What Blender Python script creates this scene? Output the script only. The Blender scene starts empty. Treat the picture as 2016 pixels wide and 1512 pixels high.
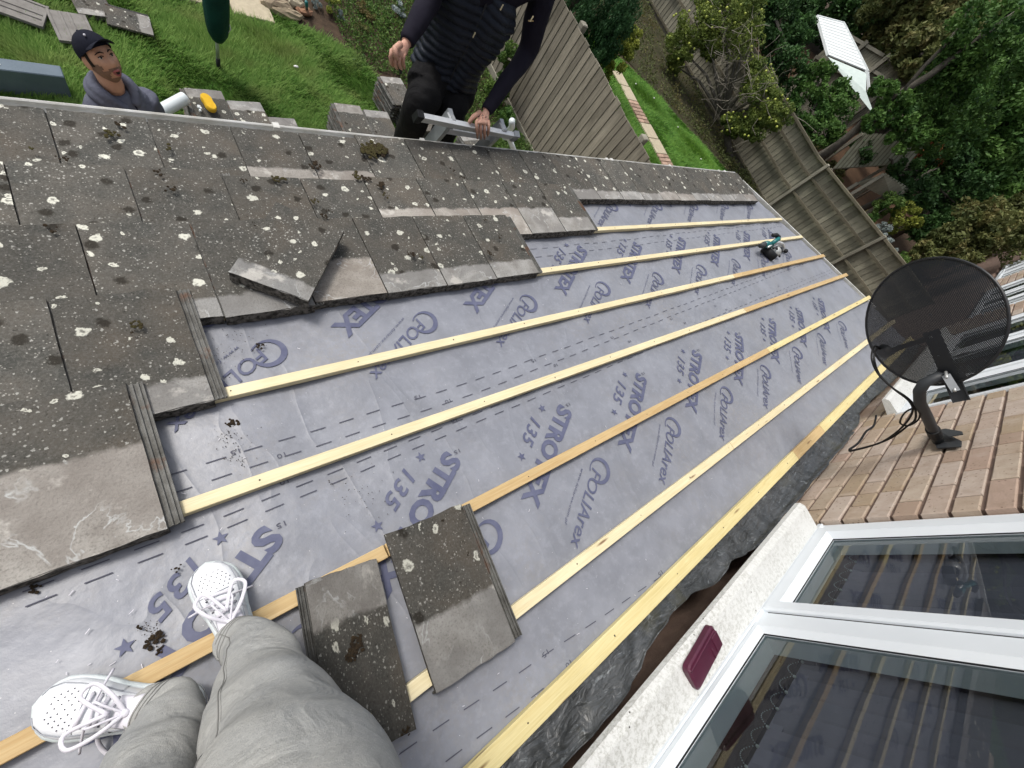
import bpy, bmesh, math, random
import numpy as np
from mathutils import Vector, Matrix
random.seed(7); RNG = np.random.default_rng(11)
SC = bpy.context.scene
COL = SC.collection
PI = math.pi
# ------------------------------------------------------------------ camera
# world: X along the battens, Y away from the house, Z up, ground z = 0, camera 4 m above it
CR = np.array([[0.76319936, -0.40443456, 0.50394388],
               [-0.25650986, -0.90544692, -0.33818422],
               [0.59306782, 0.1288354, -0.79477796]])
FPX = 817.15; CZ = 4.0
cam = bpy.data.cameras.new('camera'); cam.sensor_width = 36; cam.lens = 36*FPX/2016
cam.clip_start = 0.02; cam.clip_end = 500
co = bpy.data.objects.new('camera', cam); COL.objects.link(co)
co.matrix_world = Matrix(((CR[0][0], -CR[1][0], -CR[2][0], 0), (CR[0][1], -CR[1][1], -CR[2][1], 0),
                          (CR[0][2], -CR[1][2], -CR[2][2], CZ), (0, 0, 0, 1)))
SC.camera = co
# ------------------------------------------------------------------ light
SUN_EL, SUN_AZ = math.radians(42), math.radians(205)
w = bpy.data.worlds.new('World'); SC.world = w; w.use_nodes = True
nt = w.node_tree; nt.nodes.clear()
sky = nt.nodes.new('ShaderNodeTexSky'); sky.sky_type = 'NISHITA'; sky.sun_disc = False
sky.sun_elevation = SUN_EL; sky.sun_rotation = SUN_AZ; sky.dust_density = 4; sky.air_density = 1.4
bg = nt.nodes.new('ShaderNodeBackground'); bg.inputs[1].default_value = 0.15
hs = nt.nodes.new('ShaderNodeHueSaturation'); hs.inputs['Saturation'].default_value = 0.45
wo = nt.nodes.new('ShaderNodeOutputWorld')
nt.links.new(sky.outputs[0], hs.inputs['Color']); nt.links.new(hs.outputs[0], bg.inputs[0]); nt.links.new(bg.outputs[0], wo.inputs[0])
sl = bpy.data.lights.new('sun', 'SUN'); sl.energy = 2.0; sl.angle = math.radians(14); sl.color = (1.0, .95, .88)
so = bpy.data.objects.new('sun', sl); COL.objects.link(so)
# the light comes from over the garden side, high up
sd = Vector((math.sin(SUN_AZ)*math.cos(SUN_EL), math.cos(SUN_AZ)*math.cos(SUN_EL), math.sin(SUN_EL)))
sd = Vector((-0.35, 0.62, 1.0)).normalized()
SUN_AZ2 = math.atan2(sd.x, sd.y); sky.sun_rotation = SUN_AZ2; sky.sun_elevation = math.asin(sd.z)
so.rotation_euler = (-sd).to_track_quat('-Z', 'Y').to_euler()
SC.view_settings.view_transform = 'Standard'; SC.view_settings.look = 'None'
SC.view_settings.gamma = 1; SC.view_settings.exposure = 0.2
SC.view_settings.use_curve_mapping = False
SC.render.engine = 'CYCLES'

# ------------------------------------------------------------------ helpers: where a line of sight meets a real plane
def ray(px, py): return CR.T @ np.array([px-1008.0, py-756.0, FPX])
def on(px, py, ax, val):
    d = ray(px, py); v = val-(CZ if ax == 2 else 0)
    return Vector(d*(v/d[ax])+np.array([0, 0, CZ]))
def at_depth(px, py, dep): return Vector(ray(px, py)/FPX*dep+np.array([0, 0, CZ]))
PT = 0.165261767; RH = 1.56787
TP, CP, SP = math.tan(PT), math.cos(PT), math.sin(PT)
def roof(x, y, h=0.0): return Vector((x, y+h*SP, CZ-RH-TP*y+h*CP))
def roofpx(px, py, h=0.0):
    d = ray(px, py); n = np.array([0, TP, 1.0]); t = (-RH+h/CP)/(n@d); return Vector(d*t+np.array([0, 0, CZ]))
RN = Vector((0, SP, CP)); RUP = Vector((0, -CP, SP))     # roof normal, up-slope direction
RMAT = Matrix(((1, 0, 0), (0, CP, -SP), (0, SP, CP))).transposed()   # x along the battens, y down the slope, z out of the roof

# ------------------------------------------------------------------ object helpers
def tag(o, label=None, cat=None, group=None, kind=None):
    if label: o['label'] = label
    if cat: o['category'] = cat
    if group: o['group'] = group
    if kind: o['kind'] = kind
    return o
def thing(name, label, cat, loc=(0, 0, 0), group=None):
    o = bpy.data.objects.new(name, None); COL.objects.link(o); o.location = loc; o.empty_display_size = .1
    return tag(o, label, cat, group)
def setp(o, parent):
    if parent:
        o.parent = parent
        o.matrix_parent_inverse = wm(parent).inverted()
def wm(o):
    m = o.matrix_basis.copy()
    if o.parent: m = wm(o.parent) @ o.matrix_parent_inverse @ m
    return m
def obj(name, me, mat=None, parent=None, smooth=False, kind=None, loc=None, mw=None):
    o = bpy.data.objects.new(name, me); COL.objects.link(o)
    if mat is not None and len(me.materials) == 0: me.materials.append(mat)
    if smooth: me.shade_smooth()
    if loc is not None: o.location = loc
    if mw is not None: o.matrix_basis = mw
    setp(o, parent)
    if kind: o['kind'] = kind
    return o
def mesh(vs, fs, name='mesh'):
    me = bpy.data.meshes.new(name); me.from_pydata([tuple(v) for v in vs], [], fs); me.update(); return me
class MB:
    def __init__(s): s.v = []; s.f = []
    def add(s, vs, fs):
        n = len(s.v); s.v += [tuple(v) for v in vs]; s.f += [tuple(i+n for i in f) for f in fs]; return s
    def box(s, lo, hi, M=None):
        x0, y0, z0 = lo; x1, y1, z1 = hi
        vs = [Vector(p) for p in ((x0,y0,z0),(x1,y0,z0),(x1,y1,z0),(x0,y1,z0),(x0,y0,z1),(x1,y0,z1),(x1,y1,z1),(x0,y1,z1))]
        if M is not None: vs = [M @ v for v in vs]
        return s.add(vs, [(0,3,2,1),(4,5,6,7),(0,1,5,4),(1,2,6,5),(2,3,7,6),(3,0,4,7)])
    def cbox(s, lo, hi, b, M=None):       # box with chamfered top edges and vertical edges
        x0, y0, z0 = lo; x1, y1, z1 = hi
        def ring(i, z): return [(x0+i+b,y0+i,z),(x1-i-b,y0+i,z),(x1-i,y0+i+b,z),(x1-i,y1-i-b,z),(x1-i-b,y1-i,z),(x0+i+b,y1-i,z),(x0+i,y1-i-b,z),(x0+i,y0+i+b,z)]
        vs = ring(0, z0)+ring(0, z1-b)+ring(b, z1)
        fs = [tuple(reversed(range(8)))]+[tuple(range(16, 24))]
        for r in (0, 8):
            for k in range(8): fs.append((r+k, r+(k+1) % 8, r+8+(k+1) % 8, r+8+k))
        vs = [Vector(v) for v in vs]
        if M is not None: vs = [M @ v for v in vs]
        return s.add(vs, fs)
    def beam(s, a, b, w, h, up=(0, 0, 1)):
        a = Vector(a); b = Vector(b); d = b-a; L = d.length; d.normalize(); up = Vector(up)
        sd_ = d.cross(up).normalized(); u = sd_.cross(d).normalized()
        M = Matrix((d, sd_, u)).transposed().to_4x4(); M.translation = a
        return s.box((0, -w/2, -h/2), (L, w/2, h/2), M)
    def tube(s, pts, rad, n=8, cap=True, ell=None, upv=None, noise=0, tw=0):
        pts = [Vector(p) for p in pts]; m = len(pts)
        if not hasattr(rad, '__len__'): rad = [rad]*m
        base = len(s.v); pu = Vector(upv) if upv else None; vs = []; fs = []
        for i, p in enumerate(pts):
            t = (pts[min(i+1, m-1)]-pts[max(i-1, 0)]).normalized()
            if pu is None: pu = Vector((0, 0, 1)) if abs(t.z) < .9 else Vector((1, 0, 0))
            a = (pu-t*pu.dot(t)).normalized(); b = t.cross(a); 
            if upv is None: pu = a
            r = rad[i]; rx, ry = (r if hasattr(r, '__len__') else (r, r))
            if ell: ry = ry*ell
            for k in range(n):
                an = 2*PI*k/n+tw*i; q = 1+(random.uniform(-noise, noise) if noise else 0)
                vs.append(p+a*(math.cos(an)*rx*q)+b*(math.sin(an)*ry*q))
        for i in range(m-1):
            for k in range(n):
                fs.append((i*n+k, i*n+(k+1) % n, (i+1)*n+(k+1) % n, (i+1)*n+k))
        if cap: fs.append(tuple(reversed(range(n)))); fs.append(tuple(range((m-1)*n, m*n)))
        return s.add(vs, fs)
    def ball(s, c, r, n=10, m=6, M=None):
        c = Vector(c); r = r if hasattr(r, '__len__') else (r, r, r); vs = []; fs = []
        for i in range(m+1):
            th = PI*i/m
            for k in range(n):
                ph = 2*PI*k/n; v = Vector((math.sin(th)*math.cos(ph)*r[0], math.sin(th)*math.sin(ph)*r[1], math.cos(th)*r[2]))
                if M is not None: v = M @ v
                vs.append(c+v)
        for i in range(m):
            for k in range(n): fs.append((i*n+k, (i+1)*n+k, (i+1)*n+(k+1) % n, i*n+(k+1) % n))
        return s.add(vs, fs)
    def sheet(s, fn, nu, nv, th=0):
        vs = []; fs = []
        for j in range(nv+1):
            for i in range(nu+1): vs.append(Vector(fn(i/nu, j/nv)))
        W_ = nu+1
        for j in range(nv):
            for i in range(nu): fs.append((j*W_+i, j*W_+i+1, (j+1)*W_+i+1, (j+1)*W_+i))
        if th:
            n = len(vs); nrm = (vs[1]-vs[0]).cross(vs[W_]-vs[0]).normalized()
            vs += [v-nrm*th for v in vs]; fs += [tuple(n+i for i in reversed(f)) for f in fs]
            edge = [i for i in range(W_)]+[j*W_+nu for j in range(1, nv+1)]+[nv*W_+i for i in range(nu-1, -1, -1)]+[j*W_ for j in range(nv-1, 0, -1)]
            for a, b in zip(edge, edge[1:]+edge[:1]): fs.append((b, a, a+n, b+n))
        return s.add(vs, fs)
    def poly(s, pts, h, up=(0, 0, 1)):    # prism from a flat outline
        n = len(pts); up = Vector(up)
        vs = [Vector(p) for p in pts]+[Vector(p)+up*h for p in pts]
        return s.add(vs, [tuple(reversed(range(n))), tuple(range(n, 2*n))]+[(i, (i+1) % n, n+(i+1) % n, n+i) for i in range(n)])
    def mesh(s, name='mesh'): return mesh(s.v, s.f, name)
    def build(s, name, mat, parent=None, smooth=False, kind=None, fixn=True):
        me = s.mesh(name)
        if fixn:
            bm = bmesh.new(); bm.from_mesh(me); bmesh.ops.recalc_face_normals(bm, faces=bm.faces); bm.to_mesh(me); bm.free()
        return obj(name, me, mat, parent, smooth, kind)
def quads(name, P, mat, parent=None, kind=None, attr=None, smooth=False):
    """P: (n,4,3) numpy -> one mesh of quads"""
    n = len(P); me = bpy.data.meshes.new(name)
    me.vertices.add(4*n); me.vertices.foreach_set('co', P.reshape(-1).astype(np.float32))
    me.loops.add(4*n); me.loops.foreach_set('vertex_index', np.arange(4*n, dtype=np.int32))
    me.polygons.add(n); me.polygons.foreach_set('loop_start', np.arange(0, 4*n, 4, dtype=np.int32))
    me.update(calc_edges=True)
    if attr is not None:
        a = me.attributes.new('tint', 'FLOAT', 'POINT'); a.data.foreach_set('value', np.repeat(attr, 4).astype(np.float32))
    return obj(name, me, mat, parent, smooth, kind)

# ------------------------------------------------------------------ materials
class NT:
    def __init__(s, name):
        s.m = bpy.data.materials.new(name); s.m.use_nodes = True; s.t = s.m.node_tree
        s.b = s.t.nodes['Principled BSDF']; s.out = s.t.nodes['Material Output']
    def n(s, typ, **kw):
        nd = s.t.nodes.new(typ)
        for k, v in kw.items():
            if k.startswith('i_'):
                key = k[2:]; key = int(key) if key.isdigit() else key.replace('_', ' ')
                s.set(nd.inputs[key], v)
            else: setattr(nd, k, v)
        return nd
    def set(s, inp, v):
        if isinstance(v, bpy.types.NodeSocket): s.t.links.new(v, inp)
        elif isinstance(v, bpy.types.Node): s.t.links.new(v.outputs[0], inp)
        else: inp.default_value = v if not (hasattr(v, '__len__') and len(v) == 3 and inp.type == 'RGBA') else (*v, 1)
    def math(s, op, a, b=0.0, c=None):
        nd = s.t.nodes.new('ShaderNodeMath'); nd.operation = op; s.set(nd.inputs[0], a); s.set(nd.inputs[1], b)
        if c is not None: s.set(nd.inputs[2], c)
        return nd.outputs[0]
    def mix(s, f, a, b):
        nd = s.t.nodes.new('ShaderNodeMix'); nd.data_type = 'RGBA'
        s.set(nd.inputs[0], f); s.set(nd.inputs[6], a); s.set(nd.inputs[7], b); return nd.outputs[2]
    def ramp(s, f, lo, hi, a=0.0, b=1.0):
        nd = s.t.nodes.new('ShaderNodeMapRange'); nd.clamp = True; s.set(nd.inputs[0], f)
        nd.inputs[1].default_value = lo; nd.inputs[2].default_value = hi; nd.inputs[3].default_value = a; nd.inputs[4].default_value = b
        return nd.outputs[0]
    def noise(s, v, sc, det=4, rough=.6, dist=0, col=False):
        nd = s.n('ShaderNodeTexNoise'); s.set(nd.inputs['Vector'], v); nd.inputs['Scale'].default_value = sc
        nd.inputs['Detail'].default_value = det; nd.inputs['Roughness'].default_value = rough; nd.inputs['Distortion'].default_value = dist
        return nd.outputs['Color' if col else 'Fac']
    def vor(s, v, sc, feat='F1', dim='3D'):
        nd = s.n('ShaderNodeTexVoronoi'); nd.feature = feat; nd.voronoi_dimensions = dim; s.set(nd.inputs['Vector'], v); nd.inputs['Scale'].default_value = sc
        return nd
    def coord(s, kind='Object', rand=True, scale=None):
        tc = s.n('ShaderNodeTexCoord'); v = tc.outputs[kind]
        if rand:
            oi = s.n('ShaderNodeObjectInfo'); a = s.n('ShaderNodeVectorMath'); a.operation = 'MULTIPLY_ADD'
            cb = s.n('ShaderNodeCombineXYZ'); s.set(cb.inputs[0], oi.outputs['Random']); s.set(cb.inputs[1], s.math('MULTIPLY', oi.outputs['Random'], 7.3)); 
            s.set(a.inputs[0], cb.outputs[0]); a.inputs[1].default_value = (41, 23, 0); s.set(a.inputs[2], v); v = a.outputs[0]
        if scale:
            mp = s.n('ShaderNodeMapping'); s.set(mp.inputs[0], v); mp.inputs['Scale'].default_value = scale; v = mp.outputs[0]
        return v
    def bump(s, h, st=.3, dist=.01):
        nd = s.n('ShaderNodeBump'); nd.inputs['Strength'].default_value = st; nd.inputs['Distance'].default_value = dist
        s.set(nd.inputs['Height'], h); s.t.links.new(nd.outputs[0], s.b.inputs['Normal'])
    def fin(s, col, rough=.8, spec=.3, metal=0):
        s.set(s.b.inputs['Base Color'], col); s.set(s.b.inputs['Roughness'], rough)
        s.b.inputs['Specular IOR Level'].default_value = spec; s.b.inputs['Metallic'].default_value = metal
        return s.m
def simple(name, a, b=None, sc=8, rough=.8, bump=0, bsc=60, spec=.3, metal=0, scale=None, rand=True, det=5, per=0.0):
    t = NT(name); v = t.coord(rand=rand, scale=scale)
    b = b or tuple(x*.75 for x in a)
    f = t.ramp(t.noise(v, sc, det), .3, .7)
    c = t.mix(f, a, b)
    if per:
        oi = t.n('ShaderNodeObjectInfo'); hsv = t.n('ShaderNodeHueSaturation'); t.set(hsv.inputs['Color'], c)
        t.set(hsv.inputs['Value'], t.ramp(oi.outputs['Random'], 0, 1, 1-per, 1+per)); c = hsv.outputs[0]
    if bump: t.bump(t.noise(v, bsc, 4), bump, .01)
    return t.fin(c, rough, spec, metal)

def m_tile():
    t = NT('concrete tile'); tc = t.n('ShaderNodeTexCoord'); sep = t.n('ShaderNodeSeparateXYZ'); t.set(sep.inputs[0], tc.outputs['Object'])
    oi = t.n('ShaderNodeObjectInfo'); oc = t.n('ShaderNodeSeparateColor'); t.set(oc.inputs[0], oi.outputs['Color'])
    v = t.coord(); rnd = oi.outputs['Random']
    base = t.mix(t.ramp(t.noise(v, 7, 5), .35, .65), (.054, .055, .050), (.090, .084, .073))
    base = t.mix(t.math('MULTIPLY', t.ramp(t.noise(v, 3.1, 3), .5, .68), .6), base, (.112, .094, .074))
    base = t.mix(t.ramp(t.noise(v, 170, 3), .45, .75, 0, .7), base, (.145, .14, .13))
    base = t.mix(t.ramp(t.noise(v, 120, 2), .38, .28, 0, .6), base, (.02, .018, .016))
    # crumbs of white
    nz0 = t.noise(v, 70, 3, .7, col=True); av0 = t.n('ShaderNodeVectorMath'); av0.operation = 'MULTIPLY_ADD'
    t.set(av0.inputs[0], nz0); av0.inputs[1].default_value = (.016, .016, 0); t.set(av0.inputs[2], v)
    sp = t.vor(av0.outputs[0], 85); spc = t.n('ShaderNodeSeparateColor'); t.set(spc.inputs[0], sp.outputs['Color'])
    gate = t.math('GREATER_THAN', spc.outputs[0], t.ramp(t.noise(v, 4, 2), .40, .66, .97, .62))
    m = t.math('MULTIPLY', t.ramp(t.math('DIVIDE', sp.outputs['Distance'], t.ramp(spc.outputs[2], 0, 1, .25, 1.1)), .34, .26), gate)
    base = t.mix(t.math('MULTIPLY', m, .65), base, (.42, .42, .39))
    sp = t.vor(v, 190); spc = t.n('ShaderNodeSeparateColor'); t.set(spc.inputs[0], sp.outputs['Color'])
    m = t.math('MULTIPLY', t.ramp(sp.outputs['Distance'], .5, .3), t.math('GREATER_THAN', spc.outputs[1], .91))
    base = t.mix(t.math('MULTIPLY', m, .6), base, (.35, .34, .31))
    # round lichens with a hollow middle
    nz = t.noise(v, 38, 4, .65, col=True); av = t.n('ShaderNodeVectorMath'); av.operation = 'MULTIPLY_ADD'
    t.set(av.inputs[0], nz); av.inputs[1].default_value = (.042, .042, 0); t.set(av.inputs[2], v)
    for sc, thr, r0 in ((9.0, .60, .165), (21, .90, .22)):
        L = t.vor(av.outputs[0], sc, dim='2D'); lc = t.n('ShaderNodeSeparateColor'); t.set(lc.inputs[0], L.outputs['Color'])
        rad = t.ramp(lc.outputs[1], 0, 1, r0*.45, r0); dd = t.math('DIVIDE', L.outputs['Distance'], rad)
        g = t.math('MULTIPLY', t.math('GREATER_THAN', lc.outputs[0], thr), t.ramp(dd, 1.08, .86))
        g = t.math('MULTIPLY', g, t.ramp(t.noise(v, 95, 3), .30, .48, .35, 1))
        hole = t.math('MULTIPLY', t.ramp(dd, .5, .2), t.math('GREATER_THAN', lc.outputs[2], .45))
        g = t.math('MULTIPLY', g, t.math('SUBTRACT', 1, t.math('MULTIPLY', hole, .75)))
        base = t.mix(g, base, (.56, .56, .49))
    # dark crust blotches
    D = t.vor(av.outputs[0], 9.3, dim='2D'); dc = t.n('ShaderNodeSeparateColor'); t.set(dc.inputs[0], D.outputs['Color'])
    dm = t.math('MULTIPLY', t.math('GREATER_THAN', dc.outputs[2], .74), t.ramp(D.outputs['Distance'], .2, .12))
    base = t.mix(t.math('MULTIPLY', dm, .8), base, (.018, .015, .011))
    # unweathered head of the tile: pale, pinkish or grey, with lime bloom along its border
    hz = t.math('ADD', sep.outputs[1], t.ramp(t.noise(v, 16, 5), .2, .8, -.016, .016))
    hm = t.ramp(t.math('SUBTRACT', oc.outputs[0], hz), -.005, .009)
    pale = t.mix(t.ramp(t.noise(v, 12, 5), .35, .65), (.33, .33, .32), (.21, .205, .195))
    pink = t.mix(t.ramp(t.noise(v, 12, 5), .35, .65), (.36, .335, .30), (.24, .215, .19))
    pale = t.mix(oc.outputs[1], pale, pink)
    pale = t.mix(t.ramp(t.noise(v, 150, 3), .5, .7, 0, .45), pale, (.10, .09, .08))
    wv = t.noise(v, 4.2, 5, .55, .5); band = t.ramp(t.math('ABSOLUTE', t.math('SUBTRACT', wv, .5)), .010, .0)
    pale = t.mix(t.ramp(wv, .47, .53, 0, .5), pale, t.mix(oc.outputs[1], (.17, .172, .172), (.25, .215, .185)))
    band = t.math('MULTIPLY', band, t.ramp(t.noise(v, 8, 3), .45, .6)); pale = t.mix(t.math('MULTIPLY', band, .75), pale, (.52, .54, .54))
    pale = t.mix(t.math('MULTIPLY', t.ramp(t.noise(v, 7, 5), .6, .66), .6), pale, (.56, .54, .5))
    base = t.mix(hm, base, pale)
    # side channel never saw the weather
    cm = t.math('GREATER_THAN', sep.outputs[0], .3005)
    chan = t.mix(t.ramp(t.noise(v, 20, 5), .35, .65), (.19, .19, .18), (.10, .098, .09))
    chan = t.mix(t.ramp(t.noise(v, 11, 3), .56, .66), chan, (.15, .095, .07))
    base = t.mix(cm, base, chan)
    on_ = t.n('ShaderNodeSeparateXYZ'); t.set(on_.inputs[0], tc.outputs['Normal'])
    rough_edge = t.mix(t.ramp(t.noise(v, 60, 4), .4, .6), (.035, .033, .03), (.17, .16, .145))
    base = t.mix(t.math('MULTIPLY', t.math('LESS_THAN', on_.outputs[2], .5), t.math('SUBTRACT', 1, cm)), base, rough_edge)
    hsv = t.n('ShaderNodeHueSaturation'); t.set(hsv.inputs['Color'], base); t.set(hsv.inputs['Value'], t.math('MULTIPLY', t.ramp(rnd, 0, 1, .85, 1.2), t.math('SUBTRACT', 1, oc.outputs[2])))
    h = t.math('ADD', t.noise(v, 140, 4), t.math('MULTIPLY', t.noise(v, 18, 3), .7)); t.bump(h, .55, .006)
    return t.fin(hsv.outputs[0], .92, .2)
def m_wood(name, a, b, knots=True):
    t = NT(name); v = t.coord(); vs = t.coord(scale=(1.3, 30, 30))
    g = t.noise(vs, 3.2, 5, .6, .8); c = t.mix(t.ramp(g, .3, .7), a, b)
    fine = t.noise(t.coord(scale=(4, 160, 160)), 3, 2); c = t.mix(t.ramp(fine, .5, .8, 0, .35), c, tuple(x*.55 for x in b))
    if knots:
        vk = t.coord(scale=(1.7, 12, 12)); K = t.vor(vk, 2.1); kc = t.n('ShaderNodeSeparateColor'); t.set(kc.inputs[0], K.outputs['Color'])
        km = t.math('MULTIPLY', t.math('GREATER_THAN', kc.outputs[0], .5), t.ramp(K.outputs['Distance'], .17, .07))
        c = t.mix(t.math('MULTIPLY', km, .85), c, (.13, .055, .02))
    c = t.mix(t.math('MULTIPLY', t.ramp(t.noise(v, 2.3, 3), .5, .7), .45), c, tuple(min(1, x*1.15) for x in a))
    t.bump(g, .12, .004); return t.fin(c, .62, .3)
def m_membrane():
    t = NT('membrane'); v = t.coord(rand=False)
    c = t.mix(t.ramp(t.noise(v, 5.5, 6, .65), .36, .64), (.178, .188, .217), (.226, .238, .274))
    c = t.mix(t.ramp(t.noise(v, 26, 4, .7), .5, .75, 0, .55), c, (.285, .30, .34))
    c = t.mix(t.ramp(t.noise(v, 2.2, 5, .7, 1), .56, .72, 0, .35), c, (.17, .17, .18))
    K = t.vor(v, 36); c = t.mix(t.math('MULTIPLY', t.ramp(K.outputs['Distance'], .055, .03), .8), c, (.6, .6, .62))
    vw = t.coord(rand=False, scale=(2.6, 1.0, 1)); wr_ = t.noise(vw, 1.3, 2, .5, .8); ridge = t.math('POWER', t.math('SUBTRACT', 1, t.math('MULTIPLY', t.math('ABSOLUTE', t.math('SUBTRACT', wr_, .5)), 4)), 9)
    D_ = t.ramp(t.noise(v, 1.4, 5, .7, .6), .50, .68, 0, .5); c = t.mix(t.math('MULTIPLY', D_, t.ramp(t.noise(v, 60, 3), .4, .6)), c, (.22, .21, .20))
    t.bump(t.math('ADD', t.math('ADD', t.noise(v, 6, 4), t.math('MULTIPLY', ridge, .22)), t.math('MULTIPLY', t.noise(v, 240, 2), .06)), .3, .02); t.b.inputs['Sheen Weight'].default_value = .45; t.b.inputs['Sheen Roughness'].default_value = .4; t.b.inputs['Sheen Tint'].default_value = (.85, .88, 1, 1); return t.fin(c, .42, .5)
def m_lead():
    t = NT('lead sheet'); v = t.coord(rand=False); v2 = t.coord(rand=False, scale=(1.0, 3.0, 2))
    c = t.mix(t.ramp(t.noise(v, 8, 6, .7, 1.2), .4, .6), (.035, .038, .040), (.075, .08, .085))
    c = t.mix(t.ramp(t.noise(v2, 10, 6, .75, 2.5), .57, .68, 0, .6), c, (.30, .33, .35))
    c = t.mix(t.ramp(t.noise(v, 4, 4), .58, .7, 0, .6), c, (.06, .057, .035))
    t.bump(t.noise(v2, 9, 4, .5, 1.2), .5, .03); return t.fin(c, t.ramp(t.noise(v, 14, 3), .3, .7, .22, .48), .6, .2)
def m_brick():
    t = NT('buff brick'); v = t.coord(); oi = t.n('ShaderNodeObjectInfo'); r = oi.outputs['Random']
    cr = t.n('ShaderNodeValToRGB'); e = cr.color_ramp.elements
    cols = [(.37,.29,.215),(.31,.215,.155),(.42,.35,.275),(.30,.225,.135),(.43,.36,.31),(.34,.235,.18),(.35,.285,.21),(.385,.30,.245),(.42,.33,.26)]
    e[0].position = 0; e[0].color = (*cols[0], 1); e[1].position = 1; e[1].color = (*cols[-1], 1)
    for i, c in enumerate(cols[1:-1]): q = e.new((i+1)/8); q.color = (*c, 1)
    cr.color_ramp.interpolation = 'CONSTANT'; t.set(cr.inputs[0], r)
    c = t.mix(.3, cr.outputs[0], (.44, .37, .32)); c = t.mix(t.ramp(t.noise(v, 9, 5, .7), .42, .66, 0, .5), c, (.28, .21, .155))
    c = t.mix(t.ramp(t.noise(v, 5, 4), .52, .7, 0, .6), c, (.46, .39, .33))
    K = t.vor(v, 60); kc = t.n('ShaderNodeSeparateColor'); t.set(kc.inputs[0], K.outputs['Color'])
    c = t.mix(t.math('MULTIPLY', t.math('GREATER_THAN', kc.outputs[0], .7), t.ramp(K.outputs['Distance'], .3, .15, 0, .7)), c, (.1, .065, .045))
    t.bump(t.math('ADD', t.noise(v, 90, 5, .7), t.math('MULTIPLY', t.noise(v, 12, 3), .8)), .6, .006); return t.fin(c, .9, .2)
def m_sill():
    t = NT('weathered white sill'); v = t.coord(rand=False)
    d = t.ramp(t.noise(v, 75, 7, .8, .3), .46, .60); z = t.ramp(t.noise(v, 2.2, 3), .35, .55, .15, 1)
    c = t.mix(t.math('MULTIPLY', d, t.math('MULTIPLY', z, .65)), (.58, .59, .58), (.27, .27, .24))
    K = t.vor(v, 34); kc = t.n('ShaderNodeSeparateColor'); t.set(kc.inputs[0], K.outputs['Color'])
    c = t.mix(t.math('MULTIPLY', t.math('GREATER_THAN', kc.outputs[0], .82), t.ramp(K.outputs['Distance'], .14, .06)), c, (.03, .025, .02))
    return t.fin(c, .55, .4)
def m_glass(name, f0=.0, tint=(.75, .85, .85)):
    t = NT(name); lw = t.n('ShaderNodeFresnel'); lw.inputs[0].default_value = 1.5
    gl = t.n('ShaderNodeBsdfGlossy'); gl.inputs['Roughness'].default_value = .0; gl.inputs[0].default_value = (1, 1, 1, 1)
    tr = t.n('ShaderNodeBsdfTransparent'); tr.inputs[0].default_value = (*tint, 1)
    nz = t.noise(t.coord(rand=False), 1.3, 2); bp = t.n('ShaderNodeBump'); bp.inputs['Strength'].default_value = .05; bp.inputs['Distance'].default_value = .03
    t.set(bp.inputs['Height'], nz); t.t.links.new(bp.outputs[0], gl.inputs['Normal'])
    mx = t.n('ShaderNodeMixShader'); t.set(mx.inputs[0], t.math('MINIMUM', t.math('MULTIPLY_ADD', lw.outputs[0], 1.1, f0), .9))
    t.t.links.new(tr.outputs[0], mx.inputs[1]); t.t.links.new(gl.outputs[0], mx.inputs[2]); t.t.links.new(mx.outputs[0], t.out.inputs[0])
    return t.m
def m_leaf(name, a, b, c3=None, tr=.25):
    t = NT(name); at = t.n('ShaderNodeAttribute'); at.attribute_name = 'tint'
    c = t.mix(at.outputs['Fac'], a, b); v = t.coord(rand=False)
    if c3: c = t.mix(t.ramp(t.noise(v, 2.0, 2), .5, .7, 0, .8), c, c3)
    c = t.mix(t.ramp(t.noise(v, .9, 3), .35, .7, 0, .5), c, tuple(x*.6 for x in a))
    t.set(t.b.inputs['Base Color'], c); t.b.inputs['Roughness'].default_value = .6; t.b.inputs['Specular IOR Level'].default_value = .25
    tl = t.n('ShaderNodeBsdfTranslucent'); t.set(tl.inputs[0], c); mx = t.n('ShaderNodeMixShader'); mx.inputs[0].default_value = tr
    t.t.links.new(t.b.outputs[0], mx.inputs[1]); t.t.links.new(tl.outputs[0], mx.inputs[2]); t.t.links.new(mx.outputs[0], t.out.inputs[0])
    return t.m
def m_board(name, a, b, axis='z'):
    t = NT(name); sc = (22, 22, 1.2) if axis == 'z' else (1.2, 22, 22)
    v = t.coord(scale=sc); v1 = t.coord(); c = t.mix(t.ramp(t.noise(v, 2.5, 6, .7), .32, .68), a, b)
    c = t.mix(t.ramp(t.noise(v1, 1.7, 4), .48, .68, 0, .6), c, tuple(x*.62 for x in b))
    c = t.mix(t.ramp(t.noise(v, 6, 3), .58, .75, 0, .5), c, tuple(min(1, x*1.5) for x in a))
    oi = t.n('ShaderNodeObjectInfo'); h = t.n('ShaderNodeHueSaturation'); t.set(h.inputs['Color'], c); t.set(h.inputs['Value'], t.ramp(oi.outputs['Random'], 0, 1, .75, 1.25))
    t.bump(t.noise(v, 5, 4), .4, .01); return t.fin(h.outputs[0], .9, .15)
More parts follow.
